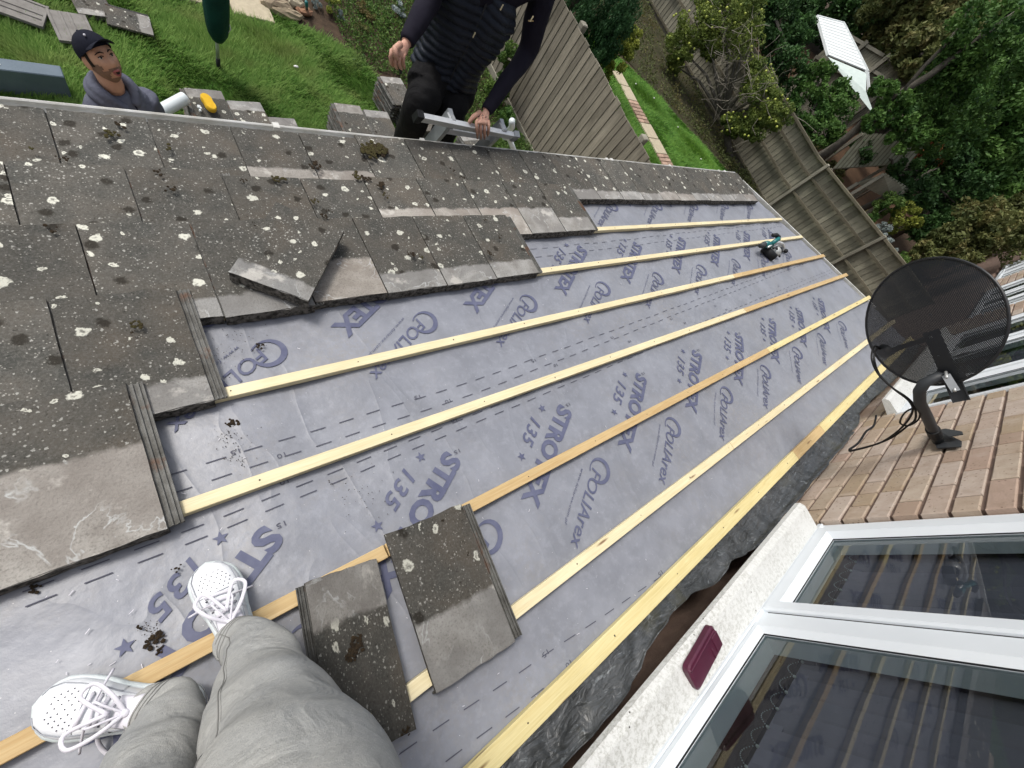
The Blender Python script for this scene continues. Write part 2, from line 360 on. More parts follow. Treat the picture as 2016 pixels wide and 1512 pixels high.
def m_cloth(name, a, b, rough=.9, bs=.25, sc=5, fine=500, streak=False):
    t = NT(name); v = t.coord(rand=False)
    c = t.mix(t.ramp(t.noise(v, sc, 4), .35, .65), a, b)
    if streak:
        vs = t.coord(rand=False, scale=(1, 1, 3)); c = t.mix(t.ramp(t.noise(vs, 130, 4, .8), .45, .7, 0, .4), c, tuple(x*.72 for x in b)); c = t.mix(t.ramp(t.noise(vs, 90, 3, .8), .52, .75, 0, .35), c, tuple(min(1, x*1.55) for x in a))
    t.bump(t.math('ADD', t.noise(v, 9, 3, .5, 1.5), t.math('MULTIPLY', t.noise(v, fine, 2), .1)), bs, .03); return t.fin(c, rough, .15)
M = {}
M['tile'] = m_tile()
M['pine'] = m_wood('pale pine', (.70, .63, .43), (.60, .51, .30))
M['pine_orange'] = m_wood('orange pine', (.54, .41, .22), (.43, .29, .13))
M['pine_yellow'] = m_wood('yellow pine', (.68, .60, .33), (.58, .48, .22))
M['membrane'] = m_membrane(); M['print'] = simple('blue grey print', (.075, .083, .145), (.115, .125, .19), sc=24, rough=.6)
M['dash'] = simple('grey print', (.06, .065, .09), (.09, .09, .12), sc=30)
M['lead'] = m_lead(); M['brick'] = m_brick()
M['mortar'] = simple('mortar', (.22, .155, .125), (.15, .105, .085), sc=14, rough=.95, bump=.5, bsc=120, rand=False)
M['sill'] = m_sill(); M['upvc'] = simple('white plastic', (.66, .70, .74), (.60, .64, .68), sc=3, rough=.3, spec=.5, rand=False)
M['gutter'] = simple('dirty white gutter', (.72, .73, .72), (.42, .41, .36), sc=7, rough=.4, spec=.5, rand=False)
M['rubber'] = simple('black rubber', (.016, .018, .02), (.01, .01, .012), rough=.6)
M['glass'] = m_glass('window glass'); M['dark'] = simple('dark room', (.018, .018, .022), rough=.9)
M['blind'] = simple('purple grey blind', (.21, .18, .23), (.165, .15, .19), sc=4, rough=.8, per=.18)
M['chain'] = simple('bead chain', (.42, .42, .40), rough=.4)
M['maroon'] = simple('maroon plastic', (.085, .016, .038), (.06, .012, .028), sc=9, rough=.28, spec=.5)
M['alu'] = simple('aluminium', (.68, .70, .72), (.58, .60, .62), sc=12, rough=.35, metal=.25)
M['alu_d'] = simple('dull aluminium', (.40, .42, .44), (.30, .32, .34), sc=12, rough=.42, metal=.3)
M['plastic_dk'] = simple('dark grey plastic', (.045, .05, .055), (.03, .033, .038), rough=.5)
M['white_pipe'] = simple('white pipe', (.70, .76, .77), (.6, .66, .68), rough=.35, spec=.5)
M['sponge'] = simple('yellow sponge', (.72, .46, .035), (.62, .36, .02), sc=30, rough=.95, bump=.6, bsc=150)
M['moss'] = simple('brown moss', (.018, .012, .007), (.042, .028, .014), sc=60, rough=1, bump=1, bsc=200)
M['moss_g'] = simple('olive moss', (.06, .055, .015), (.035, .025, .012), sc=60, rough=1, bump=1, bsc=200)
M['soil'] = simple('garden soil', (.075, .05, .032), (.035, .024, .016), sc=9, rough=1, bump=1, bsc=40, rand=False, det=9)
M['lawn'] = simple('lawn earth', (.045, .11, .018), (.07, .12, .025), sc=3.5, rough=1, bump=1, bsc=60, rand=False, det=9)
M['slab'] = simple('paving slab', (.50, .44, .32), (.38, .33, .24), sc=18, rough=.9, bump=.3, bsc=100)
M['pathbrick'] = simple('path brick', (.42, .30, .225), (.31, .21, .16), sc=16, rough=.9, bump=.4, per=.25)
M['stone'] = simple('tan rock', (.36, .30, .21), (.22, .17, .12), sc=9, rough=.95, bump=.8, bsc=30)
M['stone_r'] = simple('orange rock', (.30, .17, .10), (.22, .12, .08), sc=9, rough=.95, bump=.6, bsc=30)
M['fence'] = m_board('grey fence board', (.27, .245, .20), (.16, .145, .115))
M['fence2'] = m_board('greenish fence board', (.27, .255, .20), (.175, .168, .13))
M['rail'] = m_board('fence rail', (.27, .26, .215), (.17, .16, .13), axis='x')
M['bark'] = simple('bark', (.11, .10, .085), (.055, .05, .04), sc=14, rough=1, bump=1, bsc=50)
M['twig'] = simple('bare twig', (.24, .22, .19), (.14, .125, .10), sc=14, rough=1)
M['navy'] = m_cloth('navy cloth', (.012, .014, .024), (.009, .010, .018))
M['black'] = m_cloth('black quilted nylon', (.018, .023, .034), (.012, .015, .023), rough=.42, bs=.4)
M['blackj'] = m_cloth('black jersey', (.014, .013, .022), (.010, .009, .016))
M['blackt'] = m_cloth('black trousers', (.008, .008, .009), (.012, .012, .013), bs=.5)
M['hood'] = m_cloth('slate grey hoodie', (.125, .135, .175), (.095, .10, .135), bs=.5)
M['marl'] = m_cloth('grey marl jersey', (.345, .345, .33), (.275, .285, .29), bs=.5, sc=4, streak=True)
M['skin'] = simple('skin', (.56, .33, .22), (.48, .26, .17), sc=12, rough=.5, spec=.35, rand=False, bump=.15, bsc=90)
M['skin2'] = simple('skin of the hands', (.56, .34, .25), (.47, .25, .19), sc=30, rough=.5, spec=.35, rand=False, bump=.3, bsc=120)
M['beard'] = simple('stubble', (.17, .105, .075), (.26, .16, .11), sc=40, rough=.9); M['lip'] = simple('lip', (.42, .13, .12), rough=.4)
M['hair'] = simple('dark hair', (.018, .012, .009), rough=.7); M['eye'] = simple('eye white', (.6, .55, .5), rough=.2)
M['ink'] = simple('tattoo ink', (.09, .085, .09), (.13, .10, .10), rough=.6)
M['shoe'] = simple('white leather', (.78, .80, .82), (.70, .72, .76), sc=6, rough=.42, spec=.45, rand=False, bump=.12, bsc=300)
M['shoe_sole'] = simple('white rubber sole', (.62, .66, .68), (.48, .54, .54), sc=9, rough=.55, rand=False)
M['lace'] = simple('white lace', (.70, .69, .74), (.58, .57, .64), sc=60, rough=.9, rand=False)
M['trouser_seam'] = simple('trouser seam', (.20, .20, .19), (.16, .16, .155), rough=.9); M['seam'] = simple('stitched seam', (.36, .38, .42), rough=.8); M['hole'] = simple('punched hole', (.09, .09, .11), rough=.9)
M['green_cover'] = m_cloth('dark green cover', (.006, .045, .036), (.004, .03, .026), rough=.55, bs=.3)
M['beam'] = simple('blue grey paint', (.12, .16, .20), (.09, .125, .16), sc=5, rough=.6, bump=.2)
M['teal'] = simple('teal plastic', (.01, .16, .16), (.008, .11, .12), rough=.35, spec=.5); M['steel'] = simple('bare steel', (.52, .54, .54), rough=.3, metal=.4)
M['mint'] = simple('pale mint metal', (.60, .68, .64), (.5, .58, .55), rough=.35, metal=.3)
M['roofsheet'] = simple('weathered corrugated sheet', (.36, .38, .30), (.24, .25, .19), sc=6, rough=.8)
M['whitesheet'] = simple('white sheet', (.72, .76, .77), (.6, .64, .64), sc=2, rough=.5)
M['rail2'] = m_board('dark fence rail', (.17, .155, .115), (.10, .09, .065), axis='x'); M['conc'] = simple('gravel board', (.13, .12, .10), (.09, .08, .065), sc=9, rough=1, bump=.3)
M['chips'] = simple('bark chips', (.24, .155, .09), (.15, .09, .055), sc=50, rough=1)
M['wire'] = simple('cable', (.008, .008, .008), rough=.45)
M['apple'] = simple('yellow apple', (.42, .46, .10), (.34, .40, .07), rough=.4); M['petal'] = simple('white petal', (.75, .75, .72), rough=.8)
def m_mesh():
    t = NT('perforated black steel'); v = t.coord(rand=False); mp = t.n('ShaderNodeTexVoronoi'); mp.voronoi_dimensions = '2D'; mp.inputs['Scale'].default_value = 190
    mp.inputs['Randomness'].default_value = 0; t.set(mp.inputs['Vector'], v)
    hole = t.math('LESS_THAN', mp.outputs['Distance'], .15)
    tr = t.n('ShaderNodeBsdfTransparent'); mx = t.n('ShaderNodeMixShader'); t.set(mx.inputs[0], hole)
    t.fin((.012, .014, .018), .45, .4); t.t.links.new(t.b.outputs[0], mx.inputs[1]); t.t.links.new(tr.outputs[0], mx.inputs[2]); t.t.links.new(mx.outputs[0], t.out.inputs[0])
    return t.m
M['dishmesh'] = m_mesh()
M['dish'] = simple('black powder coat', (.012, .013, .015), (.018, .019, .022), rough=.42, spec=.5)

# leaf clouds --------------------------------------------------------
def leaf_quads(c, r, n, size, shell=.55, flat=0, clumps=0, aspect=.55, updir=None):
    c = np.array(c, float); r = np.array(r, float)
    if clumps:
        cc = RNG.normal(size=(clumps, 3)); cc /= np.linalg.norm(cc, axis=1)[:, None]; cc *= (RNG.uniform(.25, 1, clumps)**.5)[:, None]*.86
        k = RNG.integers(0, clumps, n); off = RNG.normal(size=(n, 3)); off /= np.linalg.norm(off, axis=1)[:, None]
        cr_ = RNG.uniform(.16, .34, clumps)[k]; p = cc[k]+off*(cr_*RNG.uniform(.5, 1, n)**.6)[:, None]
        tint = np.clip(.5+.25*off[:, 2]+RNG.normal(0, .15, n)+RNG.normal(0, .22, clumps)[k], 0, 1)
    else:
        p = RNG.normal(size=(n, 3)); p /= np.linalg.norm(p, axis=1)[:, None]; tint = np.clip(.5+RNG.normal(0, .25, n), 0, 1)
        p *= (shell+(1-shell)*RNG.uniform(0, 1, n))[:, None]
    P0 = c+p*r
    a = RNG.normal(size=(n, 3))
    if updir is not None: a = a*.35+np.array(updir)
    a /= np.linalg.norm(a, axis=1)[:, None]; b = RNG.normal(size=(n, 3)); b -= a*(a*b).sum(1)[:, None]; b /= np.linalg.norm(b, axis=1)[:, None]
    s = size*RNG.uniform(.6, 1.3, n)[:, None]; a = a*s; b = b*s*aspect
    Q = np.stack([P0-a, P0-b*.9, P0+a, P0+b*.9], 1)
    return Q, tint
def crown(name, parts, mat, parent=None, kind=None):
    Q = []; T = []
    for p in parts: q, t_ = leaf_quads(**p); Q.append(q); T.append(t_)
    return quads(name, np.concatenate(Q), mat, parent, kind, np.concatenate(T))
def hash2(x, y): return math.sin(x*3.1+y*1.7)*.5+math.sin(x*7.3-y*5.1+1.3)*.3+math.sin(x*1.3+y*9.7+4)*.2
#==PART2==
# ================================================================== SETTING: ground
g = MB(); g.sheet(lambda u, v: (-60+200*u, -60+200*v, -.012), 8, 8)
g.build('ground', M['soil'], kind='structure')
lawn_edge = [(-4, 2.0), (3.3, 2.0), (3.12, 4.6), (3.1, 4.94), (3.01, 5.26), (2.83, 5.56), (2.56, 5.74), (2.29, 5.86), (2.08, 5.95), (2.0, 6.4), (1.9, 9), (-4, 9)]
lawn_b = [(3.3, 2.0), (5.2, 2.0), (5.2, 3.2), (4.7, 3.75), (4.25, 4.15), (3.5, 4.45), (3.12, 4.6)]
def flat(name, pts, z, mat): 
    me = mesh([(x, y, z) for x, y in pts], [tuple(range(len(pts)))], name); return obj(name, me, mat, kind='structure')
flat('lawn', lawn_edge, 0.0, M['lawn']); flat('lawn', lawn_b, 0.001, M['lawn'])
n_lawn = [(5.36, 1.2), (13.0, 1.2), (12.9, 3), (12.5, 4.2), (11.6, 5.4), (10.9, 6.4), (10.2, 7.2), (9.6, 7.6), (8.8, 7.9), (5.36, 8.2)]
flat('neighbouring_lawn', n_lawn, 0.0, M['lawn'])
def inside(P, poly):
    x, y = P[:, 0], P[:, 1]; r = np.zeros(len(P), bool); n = len(poly); j = n-1
    for i in range(n):
        xi, yi = poly[i]; xj, yj = poly[j]; c = ((yi > y) != (yj > y)) & (x < (xj-xi)*(y-yi)/((yj-yi)+1e-12)+xi); r ^= c; j = i
    return r
def grass(name, poly, n, h, wd, mat, holes=(), bb=None):
    xs = [p[0] for p in poly]; ys = [p[1] for p in poly]; bb = bb or (min(xs), max(xs), min(ys), max(ys))
    P = np.stack([RNG.uniform(bb[0], bb[1], n), RNG.uniform(bb[2], bb[3], n)], 1); k = inside(P, poly)
    for hp in holes: k &= ~inside(P, hp)
    P = P[k]; n = len(P)
    fx = np.sin(P[:, 0]*2.7+P[:, 1]*1.9)+np.sin(P[:, 0]*1.1-P[:, 1]*3.7+1)+.7*np.sin(P[:, 0]*6.3+P[:, 1]*5.1)
    clump = np.sin(P[:, 0]*23+3*np.sin(P[:, 1]*17))*np.sin(P[:, 1]*21+3*np.sin(P[:, 0]*15))
    az = fx*1.3+RNG.normal(0, .8, n); ln = np.clip(.85+.25*fx*.5+RNG.normal(0, .3, n)+.25*clump, .3, 2)
    hh = h*ln; lean = hh*RNG.uniform(.5, 1.5, n)
    d = np.stack([np.cos(az), np.sin(az)], 1); s = np.stack([-d[:, 1], d[:, 0]], 1)*(wd*RNG.uniform(.7, 1.3, n))[:, None]
    z0 = np.zeros(n); B = np.column_stack([P, z0]); Q = np.zeros((n, 4, 3))
    Q[:, 0] = np.column_stack([P-s, z0]); Q[:, 1] = np.column_stack([P+s, z0])
    mid = P+d*(lean*.95)[:, None]; Q[:, 2] = np.column_stack([mid+s*.25, hh]); Q[:, 3] = np.column_stack([mid-s*.25, hh])
    tint = np.clip(.45+.12*fx+.25*clump+RNG.normal(0, .22, n), 0, 1)
    return quads(name, Q, mat, None, 'stuff', tint)
M['grass'] = m_leaf('grass blades', (.10, .245, .036), (.31, .46, .12), (.29, .34, .11), .35)
M['grass2'] = m_leaf('far grass blades', (.07, .215, .022), (.21, .39, .06), None, .3)
slabp = [(.7, 9), (1.17, 5.79), (1.88, 5.74), (1.97, 9)]
grass('grass', lawn_edge, 300000, .046, .0035, M['grass'], [slabp], (-1.6, 3.3, 3.0, 8))
grass('grass', lawn_b, 45000, .05, .0035, M['grass'], [], (3, 5.2, 2.2, 4.6))
pathp = [(9.1, 3.3), (9.85, 3.3), (9.62, 6.9), (9.25, 6.85)]
grass('neighbouring_grass', n_lawn, 150000, .04, .006, M['grass2'], [pathp], (7.2, 13.0, 1.5, 8))
# daisies and a fallen petal or two on the lawns
pb = MB()
for px, py in ((583, 131), (1252, 165), (1335, 250), (1380, 313), (1288, 193)):
    c = on(px, py, 2, .06); pb.ball(c, (.03, .018, .012), 8, 4)
tag(pb.build('daisies', M['petal'], smooth=True), 'few small white daisy heads scattered over the two lawns', 'daisies', kind='stuff')
# paving slabs by the lawn
pv = thing('garden_path', 'buff paving slab path at the top edge of the lawn behind the green cover', 'path', (1.5, 6.5, 0))
for i, (x0, x1, y0, y1) in enumerate([(.98, 1.46, 5.82, 6.6), (1.49, 1.92, 5.78, 6.2), (1.49, 1.94, 6.22, 6.9), (.95, 1.46, 6.63, 7.4), (1.49, 1.95, 6.93, 7.6)]):
    MB().cbox((x0, y0, 0), (x1, y1, .035), .006).build('slab', M['slab'], pv)
# neighbour's path of buff slabs and brick strips
npth = thing('neighbouring_path', 'narrow path of pale slabs and red bricks across the lawn beyond the wooden fence', 'path', (9.5, 5, 0))
y = 6.85; i = 0
while y > 3.2:
    t_ = (6.85-y)/3.6; cx = 9.43+.07*t_; wd = .36+.12*t_
    if i % 4 in (0, 1):
        L = .42; MB().cbox((cx-wd/2, y-L, 0), (cx+wd/2, y-.015, .03), .006).build('slab', M['slab'], npth)
        y -= L
    else:
        for r_ in range(3):
            for k in range(2):
                MB().cbox((cx-wd/2+k*wd/2, y-.1, 0), (cx-wd/2+(k+1)*wd/2-.012, y-.012, .028), .005).build('brick', M['pathbrick'], npth)
            y -= .105
    i += 1
# flower bed: stones, rocks
rk = [((545, 10), (.20, .10, .07), 'tan flat rock with a split edge, leftmost of the rocks at the slab path', 'stone'), ((565, 26), (.20, .07, .05), 'long low brown rock in front of the split one beside the slabs', 'stone'),
      ((583, 4), (.10, .09, .07), 'pale upright rock beside the rust orange one at the bed corner', 'slab'), ((598, 20), (.11, .09, .04), 'rust orange flat rock at the corner of the flower bed', 'stone_r')]
for (px, py), r, lb, mt in rk:
    c = on(px, py, 2, r[2]*.6); b = MB(); b.ball(c, r, 9, 6)
    b.v = [(v[0]+random.uniform(-.012, .012), v[1]+random.uniform(-.012, .012), v[2]+random.uniform(-.01, .01)) for v in b.v]
    tag(b.build('rock', M[mt]), lb, 'rock', 'rocks edging the flower bed')
# ================================================================== FENCES
# left fence, X = 5.28
fl = thing('wooden_fence', 'weathered grey feather-edge fence between the lawn with the tiles and the neighbouring strip of grass', 'fence', (5.28, 4, 0))
bme = None; yy = 1.0; k = 0
base_me = {}
def board_mesh(key, w_, h_, th, mat):
    if key in base_me: return base_me[key]
    b = MB(); b.add([(0, 0, 0), (0, w_, 0), (0, 0, h_), (0, w_, h_), (-th, 0, 0), (-th*.35, w_, 0), (-th, 0, h_), (-th*.35, w_, h_)],
                    [(0, 2, 3, 1), (4, 5, 7, 6), (0, 1, 5, 4), (2, 6, 7, 3), (0, 4, 6, 2), (1, 3, 7, 5)])
    me = b.mesh(key); me.materials.append(mat)
    bm = bmesh.new(); bm.from_mesh(me); bmesh.ops.recalc_face_normals(bm, faces=bm.faces); bm.to_mesh(me); bm.free(); base_me[key] = me; return me
while yy < 8.2:
    wv = random.uniform(.110, .134); me = board_mesh('fl%d' % (k % 3), .142, 1.56, .018, M['fence'])
    o = obj('board', me, None, fl); o.matrix_basis = Matrix.Translation((5.27, yy, .06+random.uniform(-.012, .012))) @ Matrix.Rotation(random.uniform(-.012, .012), 4, 'X'); o.parent = None; setp(o, fl)
    yy += wv*1.0; k += 1
for z in (.35, .95, 1.45): MB().box((5.275, 1, z-.04), (5.34, 8.2, z+.04)).build('rail', M['rail'], fl)
for y in (1.05, 2.9, 4.75, 6.6): MB().cbox((5.29, y-.05, 0), (5.39, y+.05, 1.68), .01).build('fence_post', M['rail'], fl)
MB().cbox((5.24, 1, 0), (5.28, 8.2, .1), .005).build('gravel_board', M['rail'], fl)
# right fence, X = 13.5, rising a little towards the houses
fr = thing('wooden_fence', 'long greenish grey close-board fence with rails and posts facing us, beyond the roof edge', 'fence', (13.5, 4, 0))
def fz(y): return .33*max(0, min(1.6, (3.4-y)/3.4))
yy = -3.2; k = 0
while yy < 13.5:
    me = board_mesh('fr%d' % (k % 3), .15, 1.42, .022, M['fence2'])
    o = obj('board', me, None, None); o.matrix_basis = Matrix.Translation((13.52, yy, .10+fz(yy)+random.uniform(-.01, .01))) @ Matrix.Rotation(random.uniform(-.01, .01), 4, 'X'); setp(o, fr)
    yy += .138; k += 1
def fence_rail(pts, hw, mat=M['rail2'], nm='rail'):
    for (y0, z0), (y1, z1) in zip(pts, pts[1:]): MB().beam((13.44, y0, z0), (13.44, y1, z1), hw, .05).build(nm, mat, fr)
for z in (.12, .72, 1.18): fence_rail([(-3.2, z+fz(-3.2)), (0, z+fz(0)), (3.4, z), (13.5, z-.02)], .045)
fence_rail([(-3.2, 1.55+fz(-3.2)), (0, 1.55+fz(0)), (3.4, 1.54), (13.5, 1.56)], .09)
for y in (-2.0, .85, 3.05, 5.6, 8.3, 11): MB().cbox((13.38, y-.038, 0), (13.47, y+.038, 1.6+fz(y)), .01).build('fence_post', M['rail'], fr)
MB().box((13.45, -3.2, -.02), (13.49, 13.5, .1)).build('gravel_board', M['conc'], fr)
# dark strip of earth along it
M['strip'] = simple('shady earth', (.055, .045, .025), (.03, .035, .014), sc=5, rough=1, bump=1, bsc=30, rand=False, det=9)
flat('earth_strip', [(12.9, -3), (13.44, -3), (13.44, 12), (10.0, 12), (9.9, 8.0), (10.9, 6.4), (11.6, 5.4), (12.5, 4.2), (12.9, 3)], .004, M['strip'])
# ================================================================== THE LEAN-TO ROOF
rf = thing('lean_to_roof', 'half stripped lean-to roof with grey printed underlay, new battens and old lichened tiles', 'roof', roof(0, 0))
X0 = -2.2
def vergeX(y): return 6.12+(1.5-y)*.36 if y > -.3 else 6.77+(-.3-y)*.15
def sag(x, y): return -.009*math.sin(PI*(x-.1)/.45)**2*(.6+.4*math.sin(PI*(y+.14)/.36)**2)+.001*math.sin(x*9+y*4)+.002*math.sin(x*4.1-y*13)+.0015*math.sin(y*31+x*3)
b = MB(); b.sheet(lambda u, v: (lambda y: roof(X0+u*(vergeX(y)-X0), y, sag(X0+u*(vergeX(y)-X0), y)))(-.872+2.772*v), 200, 90)
mem = b.build('underlay_membrane', M['membrane'], rf, smooth=True)
# roof slab and walls below
b = MB(); b.add([roof(X0, -.872, -.02), roof(vergeX(-1)-.03, -.872, -.02), roof(vergeX(1.85)-.03, 1.85, -.02), roof(X0, 1.85, -.02), roof(X0, -.872, -.14), roof(vergeX(-1)-.03, -.872, -.14), roof(vergeX(1.85)-.03, 1.85, -.14), roof(X0, 1.85, -.14)],
                [(0, 3, 2, 1), (4, 5, 6, 7), (0, 1, 5, 4), (1, 2, 6, 5), (2, 3, 7, 6), (3, 0, 4, 7)]); b.build('rafters_and_boarding', M['rail'], rf)
# --- printed lettering, laid on the membrane
def text_mesh(s, length, height, shear=0.0, bold=.0, spacing=1.0):
    cu = bpy.data.curves.new('print', 'FONT'); cu.body = s; cu.size = 1; cu.shear = shear; cu.offset = bold; cu.resolution_u = 3; cu.space_character = spacing
    o = bpy.data.objects.new('print', cu); COL.objects.link(o); dg = bpy.context.evaluated_depsgraph_get(); me = bpy.data.meshes.new_from_object(o.evaluated_get(dg))
    bpy.data.objects.remove(o); bpy.data.curves.remove(cu)
    co_ = np.array([v.co[:2] for v in me.vertices]); fs = [tuple(p.vertices) for p in me.polygons]; bpy.data.meshes.remove(me)
    mn, mx = co_.min(0), co_.max(0); co_ = (co_-mn)/(mx-mn)*np.array([length, height]); return co_, fs
def star(r): return np.array([(math.cos(PI/2+k*PI/5)*(r if k % 2 == 0 else r*.42), math.sin(PI/2+k*PI/5)*(r if k % 2 == 0 else r*.42)) for k in range(10)]), [tuple(range(10))]
DX = np.array([-.83, -.56]); DX /= np.linalg.norm(DX); DY = np.array([.56, -.83])*1.0
DY = np.array([-DX[1], DX[0]]); DY = -DY if (DY @ np.array([.56, -.83])) < 0 else DY      # letter-up
def stamp(b, cf, ox, oy, at, h=.004, skew=0):
    co_, fs = cf; vs = []
    for x, y in co_:
        p = np.array(at)+DX*(x+ox)+DY*(y+oy); vs.append(roof(p[0], p[1], sag(p[0], p[1])+h))
    b.add(vs, fs)
T1 = text_mesh('STROTEX', .565, .088, .0, .045, 1.0); T2 = text_mesh('135', .155, .062, .25, .02, 1.1)
T3 = text_mesh('FOLIArex', .40, .058, .22, .008, 1.0); T4 = text_mesh('www.foliarex.com.pl', .29, .017, .25, .0, 1.1); ST = star(.022)
def arc(r, a0, a1, w0, n=22, ex=1.0):
    v = []; f = []
    for k in range(n+1):
        t_ = k/n; a = a0+(a1-a0)*t_; ww = w0*(.35+1.0*math.sin(PI*min(1, t_*1.15)))
        v += [(math.cos(a)*(r+ww/2)*ex, math.sin(a)*(r+ww/2)), (math.cos(a)*(r-ww/2)*ex, math.sin(a)*(r-ww/2))]
    for k in range(n): f.append((2*k, 2*k+1, 2*k+3, 2*k+2))
    return np.array(v), f
AR = arc(.052, math.radians(-20), math.radians(300), .016, ex=1.15)
pr = MB()
rowsS = [-.005, .975, 1.715]; rowsF = [-.345, .635, 1.385]
for k in range(-2, 9):
    for i, y in enumerate(rowsS):
        sx = (.09, .35, .42)[i] - .01*0; x0 = .75-.67+.67*k + (0, .25, .28)[i]
        if x0 > vergeX(y)-.02 or x0 < X0+.6: continue
        at = (x0+.03, y+.02)
        stamp(pr, T1, 0, -.088, at); stamp(pr, T2, .16, -.088-.10, at)
        stamp(pr, ST, .085, -.155, at); stamp(pr, ST, .385, -.155, at)
    for i, y in enumerate(rowsF):
        x0 = 1.45-.67*2+.67*k+(0, .2, .30)[i]
        if x0 > vergeX(y)-.02 or x0 < X0+.6: continue
        at = (x0+.02, y+.03)
        stamp(pr, T3, .05, -.10, at); stamp(pr, AR, .045, -.06, at); stamp(pr, T4, .09, -.155, at)
pr.v = [v for v in pr.v]
po = pr.build('printed_lettering', M['print'], mem, fixn=False)
# --- printed lap lines (dashes) with 10 / 15 marks
dl = MB(); N10 = text_mesh('10', .026, .016); N15 = text_mesh('15', .026, .016)
def dashes(fy, x0, x1, per=.105, ln=.055, th=.0032):
    x = x0
    while x < x1:
        y = fy(x); y2 = fy(x+ln)
        if y > -.85 and x < vergeX(y)-.1:
            dl.add([roof(x, y-th/2, sag(x, y)+.0035), roof(x+ln, y2-th/2, sag(x+ln, y2)+.0035), roof(x+ln, y2+th/2, sag(x+ln, y2)+.0035), roof(x, y+th/2, sag(x, y)+.0035)], [(0, 1, 2, 3)])
        x += per
for fy in (lambda x: -.72-.115*(x-.6) if x < 2.2 else -.904-.05*(x-2.2), lambda x: -.80-.10*(x-.6) if x < 2.2 else -.96-.04*(x-2.2), lambda x: .335+.045*max(0, x-1.0), lambda x: .275+.05*max(0, x-1.0), lambda x: .155+.03*max(0, x), lambda x: .118+.03*max(0, x), lambda x: 1.0+.02*(x-2), lambda x: 1.065+.02*(x-2)):
    dashes(fy, -1.6, 7.0)
OX, OY = DX, DY; DX, DY = np.array([-1., -.05]), np.array([.05, -1.])
for x0 in np.arange(-.9, 6.2, .67):
    for cf, y, dx in ((N15, .35, .0), (N10, .29, .12), (N10, .20, .1), (N15, .07, .05), (N15, -.70-.1*(x0-.2), 0), (N10, -.775-.1*(x0-.2), .06)): stamp(dl, cf, 0, 0, (x0+dx+.3, y), .0035)
DX, DY = OX, OY
dl.build('printed_lap_line', M['dash'], mem, fixn=False)
# --- battens
def batten(x0, x1, y, wd, mat, y2=None):
    b = MB(); a = roof(x0, y, .0035); M4 = RMAT.to_4x4(); M4.translation = a
    m2 = Matrix.Rotation(math.atan2(((y2 if y2 is not None else y)-y)/CP, x1-x0), 4, 'Z')
    b.cbox((0, -wd, 0), (x1-x0, 0, .026), .0015); me = b.mesh('batten')
    bm = bmesh.new(); bm.from_mesh(me); bmesh.ops.recalc_face_normals(bm, faces=bm.faces); bm.to_mesh(me); bm.free()
    return obj('batten', me, mat, rf, mw=M4 @ m2)
BY = [1.194, .893, .568, .235, -.140, -.533, -.809]; BW = [.036, .038, .04, .042, .044, .045, .062]
P_, O_, Y_ = M['pine'], M['pine_orange'], M['pine_yellow']
ends = [6.22, 6.38, 6.55, 6.75, 6.85, 6.95, 7.0]
segs = [[(X0, ends[0], P_)], [(X0, ends[1], P_)], [(X0, 3.98, P_), (3.985, ends[2], O_)], [(X0, 3.72, P_), (3.725, ends[3], O_)],
        [(X0, .36, O_), (.365, 3.6, O_), (3.605, ends[4], Y_)], [(X0, 2.4, P_), (2.405, ends[5], P_)], [(X0, 2.95, Y_), (2.955, 3.5, O_), (3.505, ends[6], Y_)]]
for y, wd, sg in zip(BY, BW, segs):
    for x0, x1, m_ in sg: batten(x0, x1, y, wd, m_)
nl = MB()
for y, wd in zip(BY, BW):
    for k in range(-4, 16):
        x = .1+.45*k+random.uniform(-.01, .01)
        if x < vergeX(y): nl.tube([roof(x, y-wd*random.uniform(.35, .65), .029), roof(x, y-wd*.5, .0302)], .0028, 6)
nl.build('nail_head', M['rubber'], rf, kind='stuff')
# --- tiles
def tile_mesh(i):
    R_ = random.Random(i); b = MB(); nx, ny = 7, 9; jit = {}
    def fn(u, v):
        x = .3*u; y = .43*v; z = .021
        if v in (0, 1): y += R_.uniform(-.004, .004) if v == 1 else R_.uniform(-.002, .002)
        if u in (0, 1): x += R_.uniform(-.0008, .0008)
        if u == 0 or u == 1 or v == 1: z -= .0015
        return (x, y, z)
    b.sheet(fn, nx, ny, .021)
    b.v = [(x, y, z+(R_.uniform(-.0004, .0004) if z > .01 else R_.uniform(-.001, .004))) for x, y, z in b.v]
    # underlock channel on the right: floor with two ribs
    b.box((.299, .004, .001), (.336, .424, .007)); b.box((.309, .004, .0068), (.3135, .424, .0135)); b.box((.322, .004, .0068), (.3265, .424, .0130)); b.box((.332, .004, .0068), (.336, .424, .0145))
    # nibs under the head
    nb_ = len(b.v); b.sheet(lambda u, v: (.3*u, -.001-.003*v+R_.uniform(-.002, .002), .018-.045*v), 12, 2, -.006)
    me = b.mesh('roof_tile'); me.materials.append(M['tile'])
    bm = bmesh.new(); bm.from_mesh(me); bmesh.ops.recalc_face_normals(bm, faces=bm.faces); bm.to_mesh(me); bm.free(); return me
TM = [tile_mesh(i) for i in range(5)]
def tile_obj(mw, light=.10, pink=.3, name='roof_tile', parent=None, lab=None, group=None):
    o = bpy.data.objects.new(name, random.choice(TM)); COL.objects.link(o); o.matrix_basis = mw; setp(o, parent)
    o.color = (light, pink, 0, 1)
    if lab: tag(o, lab, 'roof tile', group)
    return o
